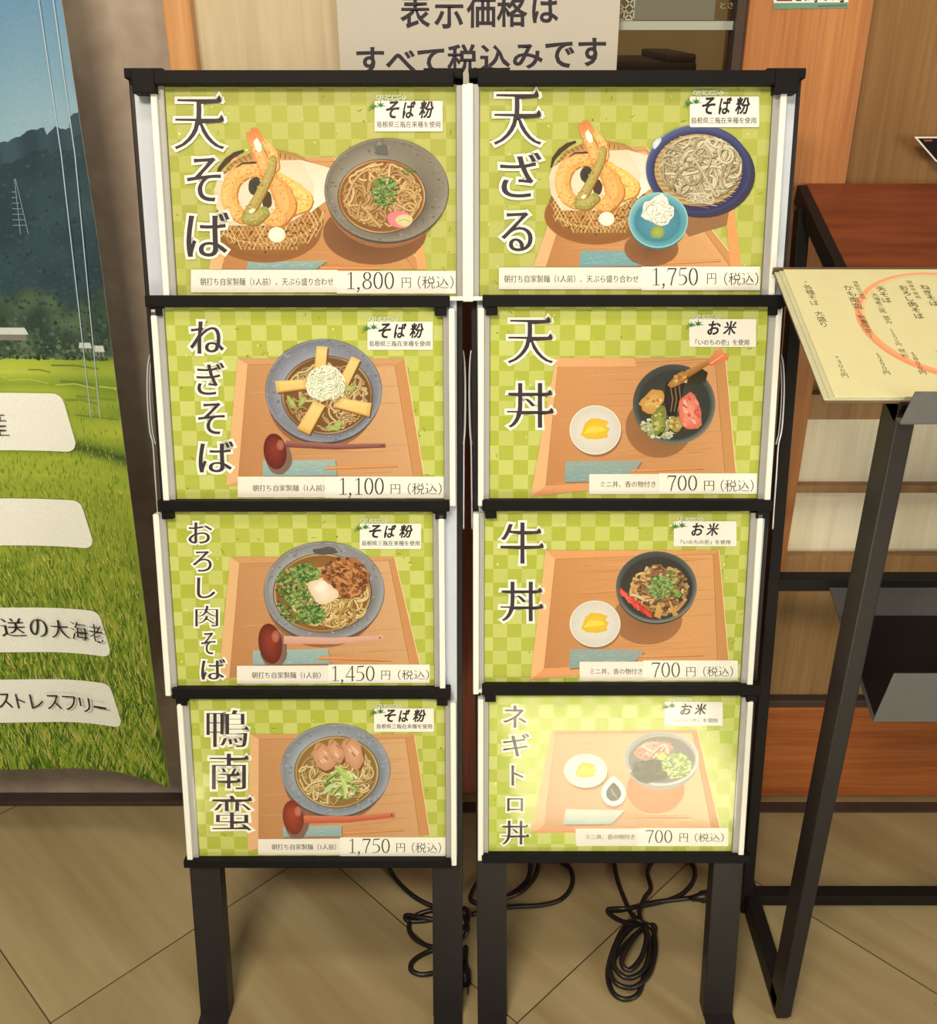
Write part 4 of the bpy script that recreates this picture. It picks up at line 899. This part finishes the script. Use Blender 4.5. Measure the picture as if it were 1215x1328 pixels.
def food2(a):
    tray(a, [(362, 240), (975, 240), (1045, 668), (320, 706)], [(400, 262), (938, 262), (1006, 668), (364, 690)], 2)
    napkin(a, [(455, 615), (720, 610), (726, 668), (455, 670)]); sticks(a, 690, 638, 950, 630)
    bowl(a, 678, 358, 214, 190, (120, 122, 130), 690, 374, 165, 142, (136, 92, 44), 30, seed=4)
    noodles(a, 690, 378, 150, 126, 74, [(186, 150, 92), (168, 128, 72), (204, 172, 112), (150, 112, 60)], 6, 22)
    for P in ([(652, 195), (692, 197), (684, 292), (642, 290)], [(780, 232), (812, 246), (764, 345), (732, 322)], [(500, 322), (612, 316), (616, 350), (506, 364)], [(745, 385), (853, 403), (845, 452), (712, 416)], [(640, 395), (684, 412), (626, 518), (580, 496)]):
        a.poly([(p[0] + 5, p[1] + 7) for p in P], (110, 72, 34)); a.poly(P, (230, 190, 108), (214, 166, 84)); cx, cy = sum(p[0] for p in P) / 4, sum(p[1] for p in P) / 4
        a.poly([(cx + (p[0] - cx) * .78, cy + (p[1] - cy) * .78) for p in P], (236, 202, 124), (226, 184, 104)); a.stroke([P[3], P[2]], 4, (190, 134, 60))
    for p in ((600, 395), (560, 400), (730, 480), (715, 495), (770, 350)): a.blob(p[0], p[1], 26, 10, (150, 164, 80), (176, 186, 104), rot=random.uniform(-60, 60), rough=.3)
    a.blob(685, 332, 72, 62, (220, 216, 176), (244, 240, 214), rough=.25); noodles(a, 685, 332, 74, 64, 70, [(244, 240, 216), (226, 226, 186), (208, 214, 160), (252, 248, 230)], 4.5, 42, 9)
    spoon(a, 500, 580, 42, 66, 540, 552, 905, 558, (120, 36, 26), (116, 54, 48))
def food3(a):
    tray(a, [(315, 237), (930, 237), (1026, 640), (270, 697)], [(350, 262), (910, 250), (988, 640), (312, 690)], 3)
    napkin(a, [(400, 588), (680, 582), (692, 637), (400, 642)]); sticks(a, 650, 612, 920, 622)
    bowl(a, 667, 366, 227, 187, (134, 130, 126), 660, 372, 182, 146, (166, 116, 56), 30, seed=6)
    a.blob(672, 215, 50, 14, (84, 80, 76), rough=.25)
    noodles(a, 690, 390, 150, 118, 80, [(206, 170, 96), (186, 146, 74), (222, 190, 120), (164, 122, 60)], 6, 23)
    noodles(a, 745, 315, 88, 76, 60, [(166, 94, 46), (144, 78, 36), (186, 116, 62), (120, 64, 30)], 11, 52, 7); dots(a, 745, 312, 88, 74, 120, [(176, 106, 54), (130, 70, 32), (196, 132, 76), (104, 56, 28)], 8, 53)
    for k, (x, y, rx, ry) in enumerate(((560, 340, 76, 72), (575, 420, 84, 66), (600, 300, 50, 36), (625, 455, 44, 34))): dots(a, x, y, rx, ry, 260, [(98, 130, 56), (76, 106, 44), (126, 150, 74), (56, 84, 34), (150, 168, 96)], 6, 60 + k)
    a.blob(662, 366, 52, 44, (226, 196, 156), (244, 222, 190), rough=.22); a.blob(655, 350, 26, 20, (240, 218, 186), (250, 234, 208), rough=.25)
    spoon(a, 465, 562, 44, 76, 515, 548, 888, 540, (128, 44, 28), (206, 150, 124), 24)
def food4(a):
    tray(a, [(340, 212), (970, 212), (1030, 600), (330, 662)], [(374, 232), (936, 226), (990, 600), (372, 650)], 4)
    napkin(a, [(465, 568), (690, 562), (692, 605), (465, 608)]); sticks(a, 702, 590, 932, 577)
    bowl(a, 668, 350, 211, 178, (132, 138, 142), 672, 358, 160, 136, (176, 136, 66), 28, seed=8)
    noodles(a, 672, 370, 146, 116, 72, [(204, 172, 106), (184, 150, 86), (218, 190, 128), (166, 130, 70)], 6, 24)
    for x, y, rx, ry, ro in ((622, 302, 40, 56, -28), (668, 278, 28, 48, -30), (735, 284, 40, 62, -18)):
        a.blob(x + 5, y + 6, rx, ry, (120, 74, 44), rough=.1, rot=ro); a.blob(x, y, rx, ry, (196, 138, 96), (218, 164, 124), rough=.14, rot=ro)
        for k in range(5): a.blob(x + random.uniform(-14, 14), y + random.uniform(-24, 24), 12, 4, random.choice([(230, 184, 148), (178, 116, 80)]), rough=.3, rot=ro + 70, n=8)
        a.stroke([(x - rx * .7, y - ry * .5), (x - rx * .2, y - ry * .95)], 6, (176, 120, 70))
    noodles(a, 690, 405, 70, 56, 34, [(168, 184, 92), (196, 206, 128), (138, 160, 66), (214, 218, 158)], 9, 44, 7, .25)
    a.stroke([(665, 335), (700, 370), (735, 388)], [8, 22, 10], (156, 186, 74), (184, 206, 104)); a.stroke([(620, 440), (640, 420), (668, 402)], [10, 18, 12], (190, 200, 140)); a.stroke([(690, 380), (705, 412), (706, 440)], [10, 20, 8], (176, 196, 96), (206, 214, 140))
    spoon(a, 505, 532, 40, 66, 545, 540, 895, 522, (156, 56, 34), (190, 78, 46), 24)
def plate(a, cx, cy, rx, ry, c=(226, 216, 196), yel=(232, 190, 52), w=1.0):
    a.ellipse(cx + 4, cy + 9, rx, ry, (150, 104, 66), (130, 90, 56)); a.ellipse(cx, cy, rx, ry, mixc(c, (180, 164, 140), .35), c); a.ring(cx, cy, rx, ry, rx * .95, ry * .95, lambda t: (mixc(c, (250, 246, 236), .6), mixc(c, (190, 176, 154), .4)))
    a.fan([(cx + x * w, cy + y * w) for x, y in ((-52, 18), (-36, -26), (-14, -42), (14, -40), (48, -30), (38, -14), (52, -4), (42, 14), (46, 26), (8, 34), (-30, 32))], (cx, cy - 4), mixc(yel, (206, 150, 30), .35), yel)
    a.poly([(cx + x * w, cy + y * w) for x, y in ((-44, 14), (-20, -14), (30, -10), (36, 4), (10, 8))], mixc(yel, (250, 220, 110), .4))
def food6(a):
    tray(a, [(360, 232), (968, 232), (1006, 645), (270, 730)], [(368, 264), (930, 236), (966, 645), (325, 690)], 6, (204, 142, 86), (212, 152, 96))
    a.poly([(360, 232), (640, 232), (650, 262), (366, 264)], (226, 164, 108))
    napkin(a, [(395, 602), (668, 600), (625, 672), (393, 676)], (148, 160, 144)); sticks(a, 632, 634, 892, 624)
    plate(a, 502, 490, 92, 88)
    a.ellipse(730, 480, 120, 110, (156, 104, 62), (140, 92, 54)); a.ellipse(784, 402, 147, 140, (54, 56, 48), (44, 44, 38)); a.ring(784, 398, 148, 143, 128, 122, lambda t: (mixc((70, 74, 66), (128, 128, 114), .5 + .5 * math.sin(t + .6)), (58, 60, 52)), 0, 3)
    a.ellipse(784, 402, 128, 121, (52, 54, 46), (64, 64, 54)); dots(a, 740, 478, 76, 40, 190, [(214, 208, 176), (196, 190, 150), (176, 174, 120), (150, 156, 90)], 7, 71)
    def bt(x, y, rx, ry, ro, c0, c1):
        a.blob(x + 4, y + 5, rx, ry, (70, 48, 26), rough=.15, rot=ro); a.blob(x, y, rx, ry, c0, c1, rough=.2, rot=ro)
        for k in range(14): a.blob(x + random.uniform(-rx, rx) * .6, y + random.uniform(-ry, ry) * .6, 7, 5, random.choice([mixc(c1, (250, 220, 150), .4), mixc(c0, (150, 90, 36), .4), c1]), rough=.4, n=8)
    bt(706, 385, 54, 34, -42, (196, 140, 66), (222, 172, 94)); bt(730, 458, 24, 52, 8, (116, 122, 48), (156, 158, 74))
    a.fan([(755, 320), (800, 300), (822, 330), (810, 370), (790, 440), (760, 442), (748, 380)], (785, 370), (28, 24, 26), (62, 48, 40))
    for k in range(6): a.stroke([(762 + k * 8, 330), (772 + k * 7, 380), (766 + k * 6, 425)], 3, (150, 120, 66) if k % 2 else (24, 22, 28))
    bt(790, 470, 30, 26, 30, (150, 130, 60), (190, 168, 86)); a.poly([(820, 300), (880, 268), (905, 285), (896, 320), (850, 330), (828, 330)], (36, 32, 24), (58, 48, 28))
    bt(800, 308, 46, 17, -34, (172, 112, 48), (206, 150, 78)); a.stroke([(830, 290), (870, 268), (912, 244)], [26, 22, 16], (150, 90, 40), (190, 132, 70))
    a.poly([(905, 248), (930, 206), (955, 198), (958, 214), (982, 222), (976, 238), (935, 256), (914, 262)], (232, 140, 92), (216, 112, 66)); a.stroke([(915, 252), (960, 222)], 4, (246, 176, 130))
    a.blob(842, 428, 42, 66, (216, 104, 76), (244, 158, 130), rough=.14, rot=-6)
    for k in range(16): a.blob(842 + random.uniform(-28, 28), 425 + random.uniform(-48, 48), 12, 5, random.choice([(250, 180, 150), (206, 92, 66), (240, 146, 116)]), rough=.3, rot=random.uniform(30, 90), n=8)
def food7(a):
    tray(a, [(340, 212), (990, 212), (1026, 622), (282, 700)], [(376, 246), (968, 226), (984, 622), (334, 655)], 7, (200, 136, 78), (222, 162, 100), (222, 154, 92))
    napkin(a, [(432, 582), (665, 585), (710, 592), (678, 625), (428, 656)], (148, 158, 142)); sticks(a, 692, 608, 932, 602)
    a.ellipse(720, 470, 132, 96, (160, 104, 60), (138, 90, 52)); plate(a, 525, 488, 95, 87)
    a.ellipse(754, 358, 150, 132, (52, 54, 48), (44, 44, 38)); a.ring(755, 350, 152, 134, 134, 116, lambda t: (mixc((76, 80, 74), (134, 134, 122), .5 + .5 * math.sin(t + .4)), (62, 64, 56)), 0, 3)
    a.ellipse(755, 356, 134, 116, (50, 48, 40), (70, 58, 40))
    noodles(a, 765, 362, 112, 96, 80, [(138, 92, 46), (170, 122, 62), (110, 72, 36), (196, 150, 86), (210, 170, 110)], 11, 81, 6, .35); dots(a, 765, 362, 112, 96, 90, [(96, 62, 32), (150, 104, 54), (190, 146, 84)], 8, 82)
    for P in ([(655, 335), (690, 345), (680, 360)], [(745, 460), (762, 405), (775, 440), (770, 470)], [(800, 395), (838, 455), (818, 462)], [(700, 300), (730, 290), (690, 325)]): a.poly(P, (214, 166, 92), (190, 136, 66))
    for k in range(22):
        t = k / 22; x, y = 628 + t * 100 + random.uniform(-12, 12), 375 + t * 82 + random.uniform(-10, 10); a.stroke([(x - 12, y - 14), (x, y), (x + 16, y + 8)], [4, 9, 4], random.choice([(224, 62, 50), (240, 92, 76), (196, 40, 36)]))
    dots(a, 768, 352, 46, 42, 210, [(98, 128, 56), (74, 104, 42), (130, 150, 76), (160, 174, 104)], 6, 84); dots(a, 815, 325, 30, 30, 34, [(96, 136, 54), (130, 160, 76)], 5, 85); dots(a, 830, 375, 20, 14, 20, [(96, 136, 54), (130, 160, 76)], 5, 86)
def food8(a):
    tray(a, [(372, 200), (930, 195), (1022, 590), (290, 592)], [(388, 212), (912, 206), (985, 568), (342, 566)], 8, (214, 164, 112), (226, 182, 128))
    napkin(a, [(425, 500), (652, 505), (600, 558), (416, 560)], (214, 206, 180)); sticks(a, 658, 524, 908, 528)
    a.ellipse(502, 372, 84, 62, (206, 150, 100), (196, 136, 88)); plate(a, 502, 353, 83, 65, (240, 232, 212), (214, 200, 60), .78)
    a.ellipse(770, 425, 112, 92, (196, 120, 62), (206, 130, 72)); a.ellipse(795, 330, 136, 96, (158, 150, 136), (150, 142, 128))
    a.ring(793, 306, 143, 104, 126, 90, lambda t: (mixc((166, 160, 148), (222, 214, 198), .5 + .5 * math.sin(t + .8)), (150, 146, 138)), 0, 2); a.ellipse(793, 310, 126, 90, (110, 108, 98), (140, 134, 122))
    a.blob(752, 352, 76, 46, (56, 54, 46), (40, 40, 36), rough=.12); dots(a, 742, 350, 70, 38, 90, [(72, 70, 58), (34, 34, 32), (110, 104, 84)], 6, 91)
    a.blob(768, 274, 72, 36, (214, 130, 106), (230, 156, 132), rough=.2, rot=-6); noodles(a, 768, 274, 68, 32, 26, [(232, 160, 136), (214, 122, 100), (240, 182, 156)], 10, 92, 6); a.blob(793, 298, 16, 13, (222, 206, 90), (232, 218, 110), rough=.2)
    dots(a, 852, 335, 56, 48, 260, [(142, 170, 72), (112, 146, 54), (176, 194, 104), (204, 212, 140)], 6, 93)
    for k, c0, c1 in ((1.0, (176, 112, 72), (176, 112, 72)), (1.0, (226, 218, 204), (240, 234, 220)), (.62, (58, 50, 48), (84, 76, 72))):
        pts = []
        for i in range(28):
            t = 2 * math.pi * i / 28; rr = 47 * k; x, y = rr * math.sin(t), -rr * math.cos(t) * 1.02
            if y < 0: x *= 1 - .55 * (-y / rr) ** 2; y *= 1.4
            pts.append((609 + x, 440 + y + (12 if c0 == (176, 112, 72) else 0)))
        a.fan(pts, (609, 440), c0, c1)
    a.stroke([(600, 420), (606, 440), (620, 452)], 5, (150, 144, 138))

PST = [
 dict(crop=(160, 80, 450 / 1215), rect=HL[0], seed=1, food=food1, label='top poster of left stand, tempura basket beside grey soba bowl, priced 1,800',
  title=[('天', (178, 132, 358, 308)), ('そ', (224, 336, 343, 490)), ('ば', (222, 528, 374, 684))], greens=((188, 181, 98), (170, 166, 68)),
  badge=((885, 118, 990, 135), (880, 138, 1118, 245), (876, 158), (920, 138, 1088, 200), (888, 209, 1110, 232), 'soba'),
  price=((238, 728, 748, 808), (748, 733, 1164, 812), SOBA + '、天ぷら盛り合わせ', (270, 757, 736, 784), '1,800', (778, 736, 948, 807), (975, 756, 1007, 792), (1030, 750, 1156, 795))),
 dict(crop=(180, 380, 430 / 1215), rect=HL[1], seed=2, food=food2, label='leek soba poster second from top on left stand, bowl with five fried tofu strips',
  title=[('ね', (188, 104, 314, 222)), ('ぎ', (212, 255, 316, 373)), ('そ', (218, 402, 316, 517)), ('ば', (220, 543, 350, 657))],
  badge=((845, 88, 948, 103), (838, 105, 1077, 208), (836, 130), (878, 110, 1045, 166), (845, 175, 1068, 196), 'soba'),
  price=((363, 672, 682, 748), (682, 672, 1122, 750), SOBA, (418, 702, 681, 726), '1,100', (730, 676, 898, 749), (923, 700, 958, 735), (985, 695, 1110, 738))),
 dict(crop=(190, 640, 420 / 1215), rect=HL[2], seed=3, food=food3, halo=7, label='grated radish and meat soba poster third down the left stand, priced 1,450',
  title=[('お', (158, 108, 248, 187)), ('ろ', (174, 215, 246, 292)), ('し', (190, 314, 260, 392)), ('肉', (184, 420, 270, 498)), ('そ', (206, 520, 260, 602)), ('ば', (206, 620, 298, 697))],
  badge=((805, 94, 905, 108), (800, 112, 1030, 207), (797, 130), (835, 116, 1000, 166), (808, 176, 1025, 195), 'soba'),
  price=((340, 645, 683, 712), (683, 640, 1062, 710), SOBA, (396, 668, 654, 692), '1,450', (690, 645, 856, 712), (881, 663, 914, 697), (943, 660, 1060, 697))),
 dict(crop=(210, 880, 410 / 1215), rect=HL[3], seed=4, food=food4, label='bottom poster of left stand, duck soba with three duck slices in grey bowl',
  title=[('鴨', (172, 120, 332, 262)), ('南', (184, 287, 333, 424)), ('蛮', (194, 448, 348, 582))],
  badge=((823, 98, 920, 112), (815, 113, 1045, 203), (815, 130), (855, 117, 1015, 166), (825, 173, 1038, 191), 'soba'),
  price=((370, 615, 685, 676), (685, 608, 1090, 680), SOBA, (422, 634, 670, 656), '1,750', (714, 613, 876, 678), (901, 631, 934, 665), (960, 628, 1073, 668))),
 dict(crop=(590, 80, 460 / 1215), rect=HR[0], seed=5, food=food5, label='top poster of right stand, tempura with cold soba on a round blue plate',
  title=[('天', (130, 112, 299, 286)), ('ざ', (154, 312, 298, 466)), ('る', (158, 516, 266, 650))], greens=((188, 183, 98), (169, 168, 67)),
  badge=((815, 100, 918, 115), (803, 120, 1040, 225), (800, 143), (845, 122, 1010, 182), (808, 191, 1030, 213), 'soba'),
  price=((150, 705, 640, 780), (638, 702, 1043, 783), SOBA + '、天ぷら盛り合わせ', (168, 731, 628, 757), '1,750', (670, 706, 831, 777), (862, 725, 893, 762), (920, 722, 1038, 766))),
 dict(crop=(590, 380, 440 / 1215), rect=HR[1], seed=6, food=food6, label='tempura rice bowl poster second down the right stand, prawn tail over bowl rim',
  title=[('天', (186, 96, 354, 252)), ('丼', (186, 322, 352, 482))],
  badge=((855, 78, 950, 92), (838, 93, 1077, 193), (845, 115), (902, 100, 1008, 150), (860, 166, 1052, 187), 'rice'),
  price=((480, 648, 732, 720), (730, 645, 1080, 719), 'ミニ丼、香の物付き', (520, 673, 718, 695), '700', (758, 652, 866, 708), (891, 672, 927, 707), (950, 668, 1068, 711))),
 dict(crop=(590, 640, 420 / 1215), rect=HR[2], seed=7, food=food7, label='beef rice bowl poster third down the right stand, with red ginger',
  title=[('牛', (170, 108, 332, 262)), ('丼', (170, 330, 330, 478))],
  badge=((835, 89, 930, 102), (820, 103, 1055, 197), (826, 124), (885, 110, 990, 158), (846, 173, 1032, 190), 'rice'),
  price=((467, 630, 708, 701), (706, 625, 1060, 700), 'ミニ丼、香の物付き', (506, 655, 702, 677), '700', (735, 632, 843, 688), (867, 650, 901, 685), (930, 647, 1042, 686))),
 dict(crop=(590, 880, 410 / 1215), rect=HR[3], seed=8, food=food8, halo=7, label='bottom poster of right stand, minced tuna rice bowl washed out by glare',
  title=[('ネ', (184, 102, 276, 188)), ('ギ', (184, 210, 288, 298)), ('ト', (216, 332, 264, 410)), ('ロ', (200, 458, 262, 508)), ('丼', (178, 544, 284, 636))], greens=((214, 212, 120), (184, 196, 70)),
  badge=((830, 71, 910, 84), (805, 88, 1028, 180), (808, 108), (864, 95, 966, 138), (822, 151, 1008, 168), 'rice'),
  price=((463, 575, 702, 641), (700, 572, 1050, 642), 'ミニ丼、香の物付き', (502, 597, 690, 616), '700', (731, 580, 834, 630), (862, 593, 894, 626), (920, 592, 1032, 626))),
]
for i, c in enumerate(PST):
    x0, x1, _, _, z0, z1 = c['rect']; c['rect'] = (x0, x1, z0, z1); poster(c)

# ------------------------------------------------------------------ menu rack on the right
RX, RY = 0.378, 0.845
rk = empty('menu_rack', (RX, RY, 0)); tag(rk, 'black metal menu rack with red-brown wooden sloped top and grey lower tray', 'menu rack')
SLO = math.atan(.337); W_ = 0.62
for x in (0.0, W_ - .0175):
    b = bmesh.new(); box(b, x, x + .0175, 0, .036, 0.008, .826, .0015); obj('front_post', b, M['leg'], rk)
    b = bmesh.new(); bar(b, (x + .0025, .178, .0), (x + .0025, .36, .934), .015, .020, .0015); obj('rear_post', b, M['rackblack'], rk)
    b = bmesh.new(); bar(b, (x + .0095, .01, .016), (x + .0095, .20, .016), .019, .030, .0015); obj('base_bar', b, M['rackblack'], rk)
    b = bmesh.new(); box(b, x + .001, x + .0165, .004, .030, 0.0, .009, .002); obj('rubber_foot', b, M['cord'], rk)
    b = bmesh.new(); bar(b, (x + (.006 if x < .1 else .0115), .0, .8167), (x + (.006 if x < .1 else .0115), .388, .9475), .012, .022, .0012); obj('slope_rail', b, M['rackblack'], rk)
b = bmesh.new(); box(b, .01, W_ - .01, .180, .200, .004, .022, .0015); obj('floor_crossbar', b, M['rackblack'], rk)
b = bmesh.new(); box(b, .008, W_ - .008, .262, .282, .474, .492, .0015); obj('middle_crossbar', b, M['rackblack'], rk)
b = bmesh.new(); bar(b, (.0, .368, .922), (W_, .368, .922), .020, .022, .0015, (0, 0, 1)); obj('top_crossbar', b, M['rackblack'], rk)
b = bmesh.new(); mid = (.006, .9, 0)
n_ = Vector((0, -math.sin(SLO), math.cos(SLO))); d_ = Vector((0, math.cos(SLO), math.sin(SLO)))
def slab(bm, x0, x1, s0, s1, h0, h1, bev=.0008):
    O_ = Vector((0, 0, .8262)); P = []
    for h in (h0, h1):
        for x, s in ((x0, s0), (x1, s0), (x1, s1), (x0, s1)): P.append(O_ + Vector((x, 0, 0)) + d_ * s + n_ * h)
    hull(bm, P, bev)
slab(b, .012, W_ - .012, .004, .415, -.012, -.0005); obj('wooden_top', b, M['redwood'], rk)
def lip(bm, x0, x1, y, z0, z1, ch):
    P = [(x0, z0), (x1, z0), (x1 - ch, z1), (x0 + ch, z1)]
    hull(bm, [(p[0], y, p[1]) for p in P] + [(p[0], y + .0016, p[1]) for p in P], .0006)
    bmesh.ops.recalc_face_normals(bm, faces=bm.faces)
b = bmesh.new(); lip(b, -.001, W_ + .001, -.011, .812, .842, .008); box(b, .0, W_, -.0105, .004, .811, .8135, .0005); obj('front_lip', b, M['menu_metal'], rk)
b = bmesh.new(); lip(b, .074, W_ - .074, .072, .415, .482, .012); bar(b, (W_ / 2, .072, .416), (W_ / 2, .272, .482), W_ - .148, .002, .0004); obj('lower_tray', b, M['menu_metal'], rk)
b = bmesh.new(); bar(b, (W_ / 2, .076, .4195), (W_ / 2, .216, .4660), W_ - .154, .002, .0004); obj('tray_shade_sheet', b, M['cord'], rk)  # black sheet standing in for the shade on the lower tray

mb = empty('menu_book', (0.3145, RY, .8255)); mb.rotation_euler = (SLO, 0, 0)
tag(mb, 'open cream menu book with handwritten columns and an orange ring lying on the rack', 'menu book')
b = bmesh.new(); box(b, -.004, .46, .001, .2150, .0005, .0035, .001); box(b, -.006, .46, .2135, .2165, .0008, .0085, .001); obj('book_cover', b, M['cover'], mb)
for k, (dx, z) in enumerate(((-.0045, .0036), (.000, .0052), (.004, .0068))):
    b = bmesh.new(); box(b, dx, .455, .002, .2125, z, z + .0014, .0003); obj('page', b, M['page'] if k == 2 else M['page_edge'], mb)
a = Art(lambda x, y, h: (x - .312, y, .0083 + h), 1e-5)
cx, cy = .4595, .1165
def circ(rx, ry, w0, w1, c, a0=0, a1=360, n=64):
    P, Ws = [], []
    for i in range(n + 1):
        t = R_(a0 + (a1 - a0) * i / n); P.append((cx + rx * math.cos(t), cy + ry * math.sin(t))); Ws.append(w0 + (w1 - w0) * (.5 - .5 * math.sin(t)))
    a.stroke(P, Ws, c)
circ(.0880, .0880, .0035, .0105, (240, 164, 112)); circ(.0830, .0840, .0010, .0018, (246, 190, 120)); circ(.0905, .0900, .001, .004, (236, 150, 98), 150, 330)
def column(body, x, y0, y1, w, c=(104, 92, 62)):
    n = len(body); st = (y0 - y1) / n
    for i, ch in enumerate(body):
        if ch in '　 ': continue
        V, F, N, ser = glyph(ch, 2); 
        if not V: continue
        xa, xb = min(p[0] for p in V), max(p[0] for p in V); ya, yb = min(p[1] for p in V), max(p[1] for p in V)
        k = min(w, st * .92) / .92; yt = y0 - st * (i + .5); mx_, my_ = (xa + xb) / 2, (ya + yb) / 2
        if ch == '・': my_ += 0
        a.up(); a.add([(x + (p[0] + n2[0] * (-.002 if w > .008 else -.010) - mx_) * k + .08 * (p[1] - my_) * k * -1, yt + (p[1] + n2[1] * (-.002 if w > .008 else -.010) - my_) * k) for p, n2 in zip(V, N)], F, [A(c)] * len(V))
column('・各種そば　大盛り', .3335, .193, .108, .0095); column('+３００円', .3330, .064, .029, .0085)
column('かも南蛮', .3745, .183, .139, .0105); column('特製出汁使用', .3838, .190, .156, .0052); column('１２５０円', .3722, .067, .033, .0085)
column('（数量限定）', .3737, .137, .091, .0085, (112, 78, 50))
column('天そば', .4066, .180, .150, .0100); column('大海老二尾', .3970, .168, .132, .0070); column('並み', .3975, .128, .113, .0072); column('１１５０円', .3962, .106, .077, .0065); column('税別', .3963, .074, .058, .0062, (112, 78, 50))
column('１８００円', .4052, .068, .033, .0085)
column('おろし肉そば', .4300, .182, .122, .0100); column('国産牛使用', .4390, .191, .156, .0052); column('１４５０円', .4290, .070, .035, .0085)
column('ねぎそば', .4518, .183, .144, .0100); column('１１００円', .4515, .070, .035, .0085)
a.build('menu_print', M['ink'], mb)

# ------------------------------------------------------------------ power cords on the floor
def fpt(px, py, z=.004):
    q = ray_plane(px, py, Vector((0, 0, z)), Vector((0, 0, 1))); return (q.x, q.y, z)
def cord(name, label, strands, r=.0034):
    t = empty(name, (0, 0, 0)); tag(t, label, 'power cord', 'power cords behind the stands')
    return t
def lay(bm, pix, r=.0034, per=6):
    tube(bm, spline([fpt(p[0], p[1], p[2] if len(p) > 2 else .0038) for p in pix], per), r, 8)
def plug(bm, p, d):
    p, d = Vector(p), Vector(d).normalized(); s = d.cross(Vector((0, 0, 1))).normalized()
    tube(bm, [p, p + d * .012, p + d * .016, p + d * .034], [.0042, .0062, .0088, .0088], 10)
    for k in (-1, 1): tube(bm, [p + d * .034 + s * k * .0045, p + d * .050 + s * k * .0045], .0011, 6)

t = cord('power_cord', 'black cord curled in loose loops on the floor behind the left stand', 0)
b = bmesh.new()
lay(b, [(500, 1108, .02), (508, 1132), (524, 1152), (545, 1168), (570, 1178), (598, 1182, .009), (580, 1194, .010), (548, 1190, .0105), (527, 1187), (529, 1194), (552, 1194, .0038), (585, 1186, .006), (603, 1178, .016), (606, 1196, .02), (590, 1212, .0105),
         (566, 1228, .0105), (541, 1220), (530, 1204), (538, 1188, .004), (566, 1180, .0105), (598, 1186, .0175), (606, 1206, .02), (592, 1222, .0105), (556, 1234, .004), (536, 1246, .004), (533, 1258), (548, 1264), (572, 1258, .004), (598, 1240, .009)])
obj('cable', b, M['cord'], t, True)
b = bmesh.new(); lay(b, [(598, 1240, .009), (604, 1228, .012), (604, 1240, .010), (603, 1246, .0095)]); p = Vector(fpt(603, 1246, .0095)); plug(b, p, Vector(fpt(602, 1276, .0095)) - p); obj('plug', b, M['cord'], t, True)
t = cord('power_cord', 'black cord looping out on the floor to the right of the right stand\'s left post', 0)
b = bmesh.new()
lay(b, [(612, 1186), (630, 1181), (664, 1176), (700, 1174), (728, 1166), (742, 1146), (738, 1124), (716, 1113), (688, 1112, .006), (660, 1113), (640, 1120), (622, 1140), (610, 1166, .012), (632, 1172, .010), (662, 1160), (684, 1140), (688, 1116, .0105), (690, 1104)])
lay(b, [(622, 1176, .017), (650, 1166, .012), (676, 1156, .0105), (694, 1136), (699, 1112, .0105), (699, 1098)])
obj('cable', b, M['cord'], t, True)
t = cord('power_cord', 'black cord folded in a tied bundle with a plug between the right stand\'s posts', 0)
b = bmesh.new()
lay(b, [(795, 1108), (800, 1138), (808, 1162), (818, 1184, .010), (828, 1196, .012), (810, 1202, .011), (795, 1232, .009), (788, 1262), (794, 1286), (810, 1296), (828, 1288), (836, 1262), (846, 1224), (848, 1200, .012),
         (826, 1210, .016), (800, 1238, .013), (790, 1256, .011), (800, 1276, .010), (822, 1280, .008), (842, 1262, .008), (850, 1230, .009), (844, 1202, .014), (822, 1200, .019), (800, 1226, .017), (796, 1252, .015), (812, 1268, .013), (834, 1258, .012), (842, 1230, .013),
         (836, 1204, .018), (820, 1218, .022), (806, 1246, .019), (816, 1258, .017), (832, 1240, .017), (838, 1212, .022), (829, 1186, .015), (836, 1164, .009), (844, 1152), (840, 1130), (852, 1112), (876, 1108), (898, 1120), (900, 1140), (886, 1158), (864, 1168), (838, 1174), (812, 1178, .012), (788, 1180), (800, 1192), (826, 1200, .013)])
lay(b, [(788, 1180), (806, 1180, .006), (850, 1170, .010), (900, 1164)])
obj('cable', b, M['cord'], t, True)
b = bmesh.new(); p = Vector(fpt(896, 1165, .009)); plug(b, p, Vector(fpt(926, 1161, .009)) - p); obj('plug', b, M['cord'], t, True)
b = bmesh.new(); tube(b, [fpt(816, 1196, .008), fpt(823, 1191, .026), fpt(834, 1196, .026), fpt(840, 1202, .008)], .003, 8); obj('cable_tie', b, M['cord'], t, True)
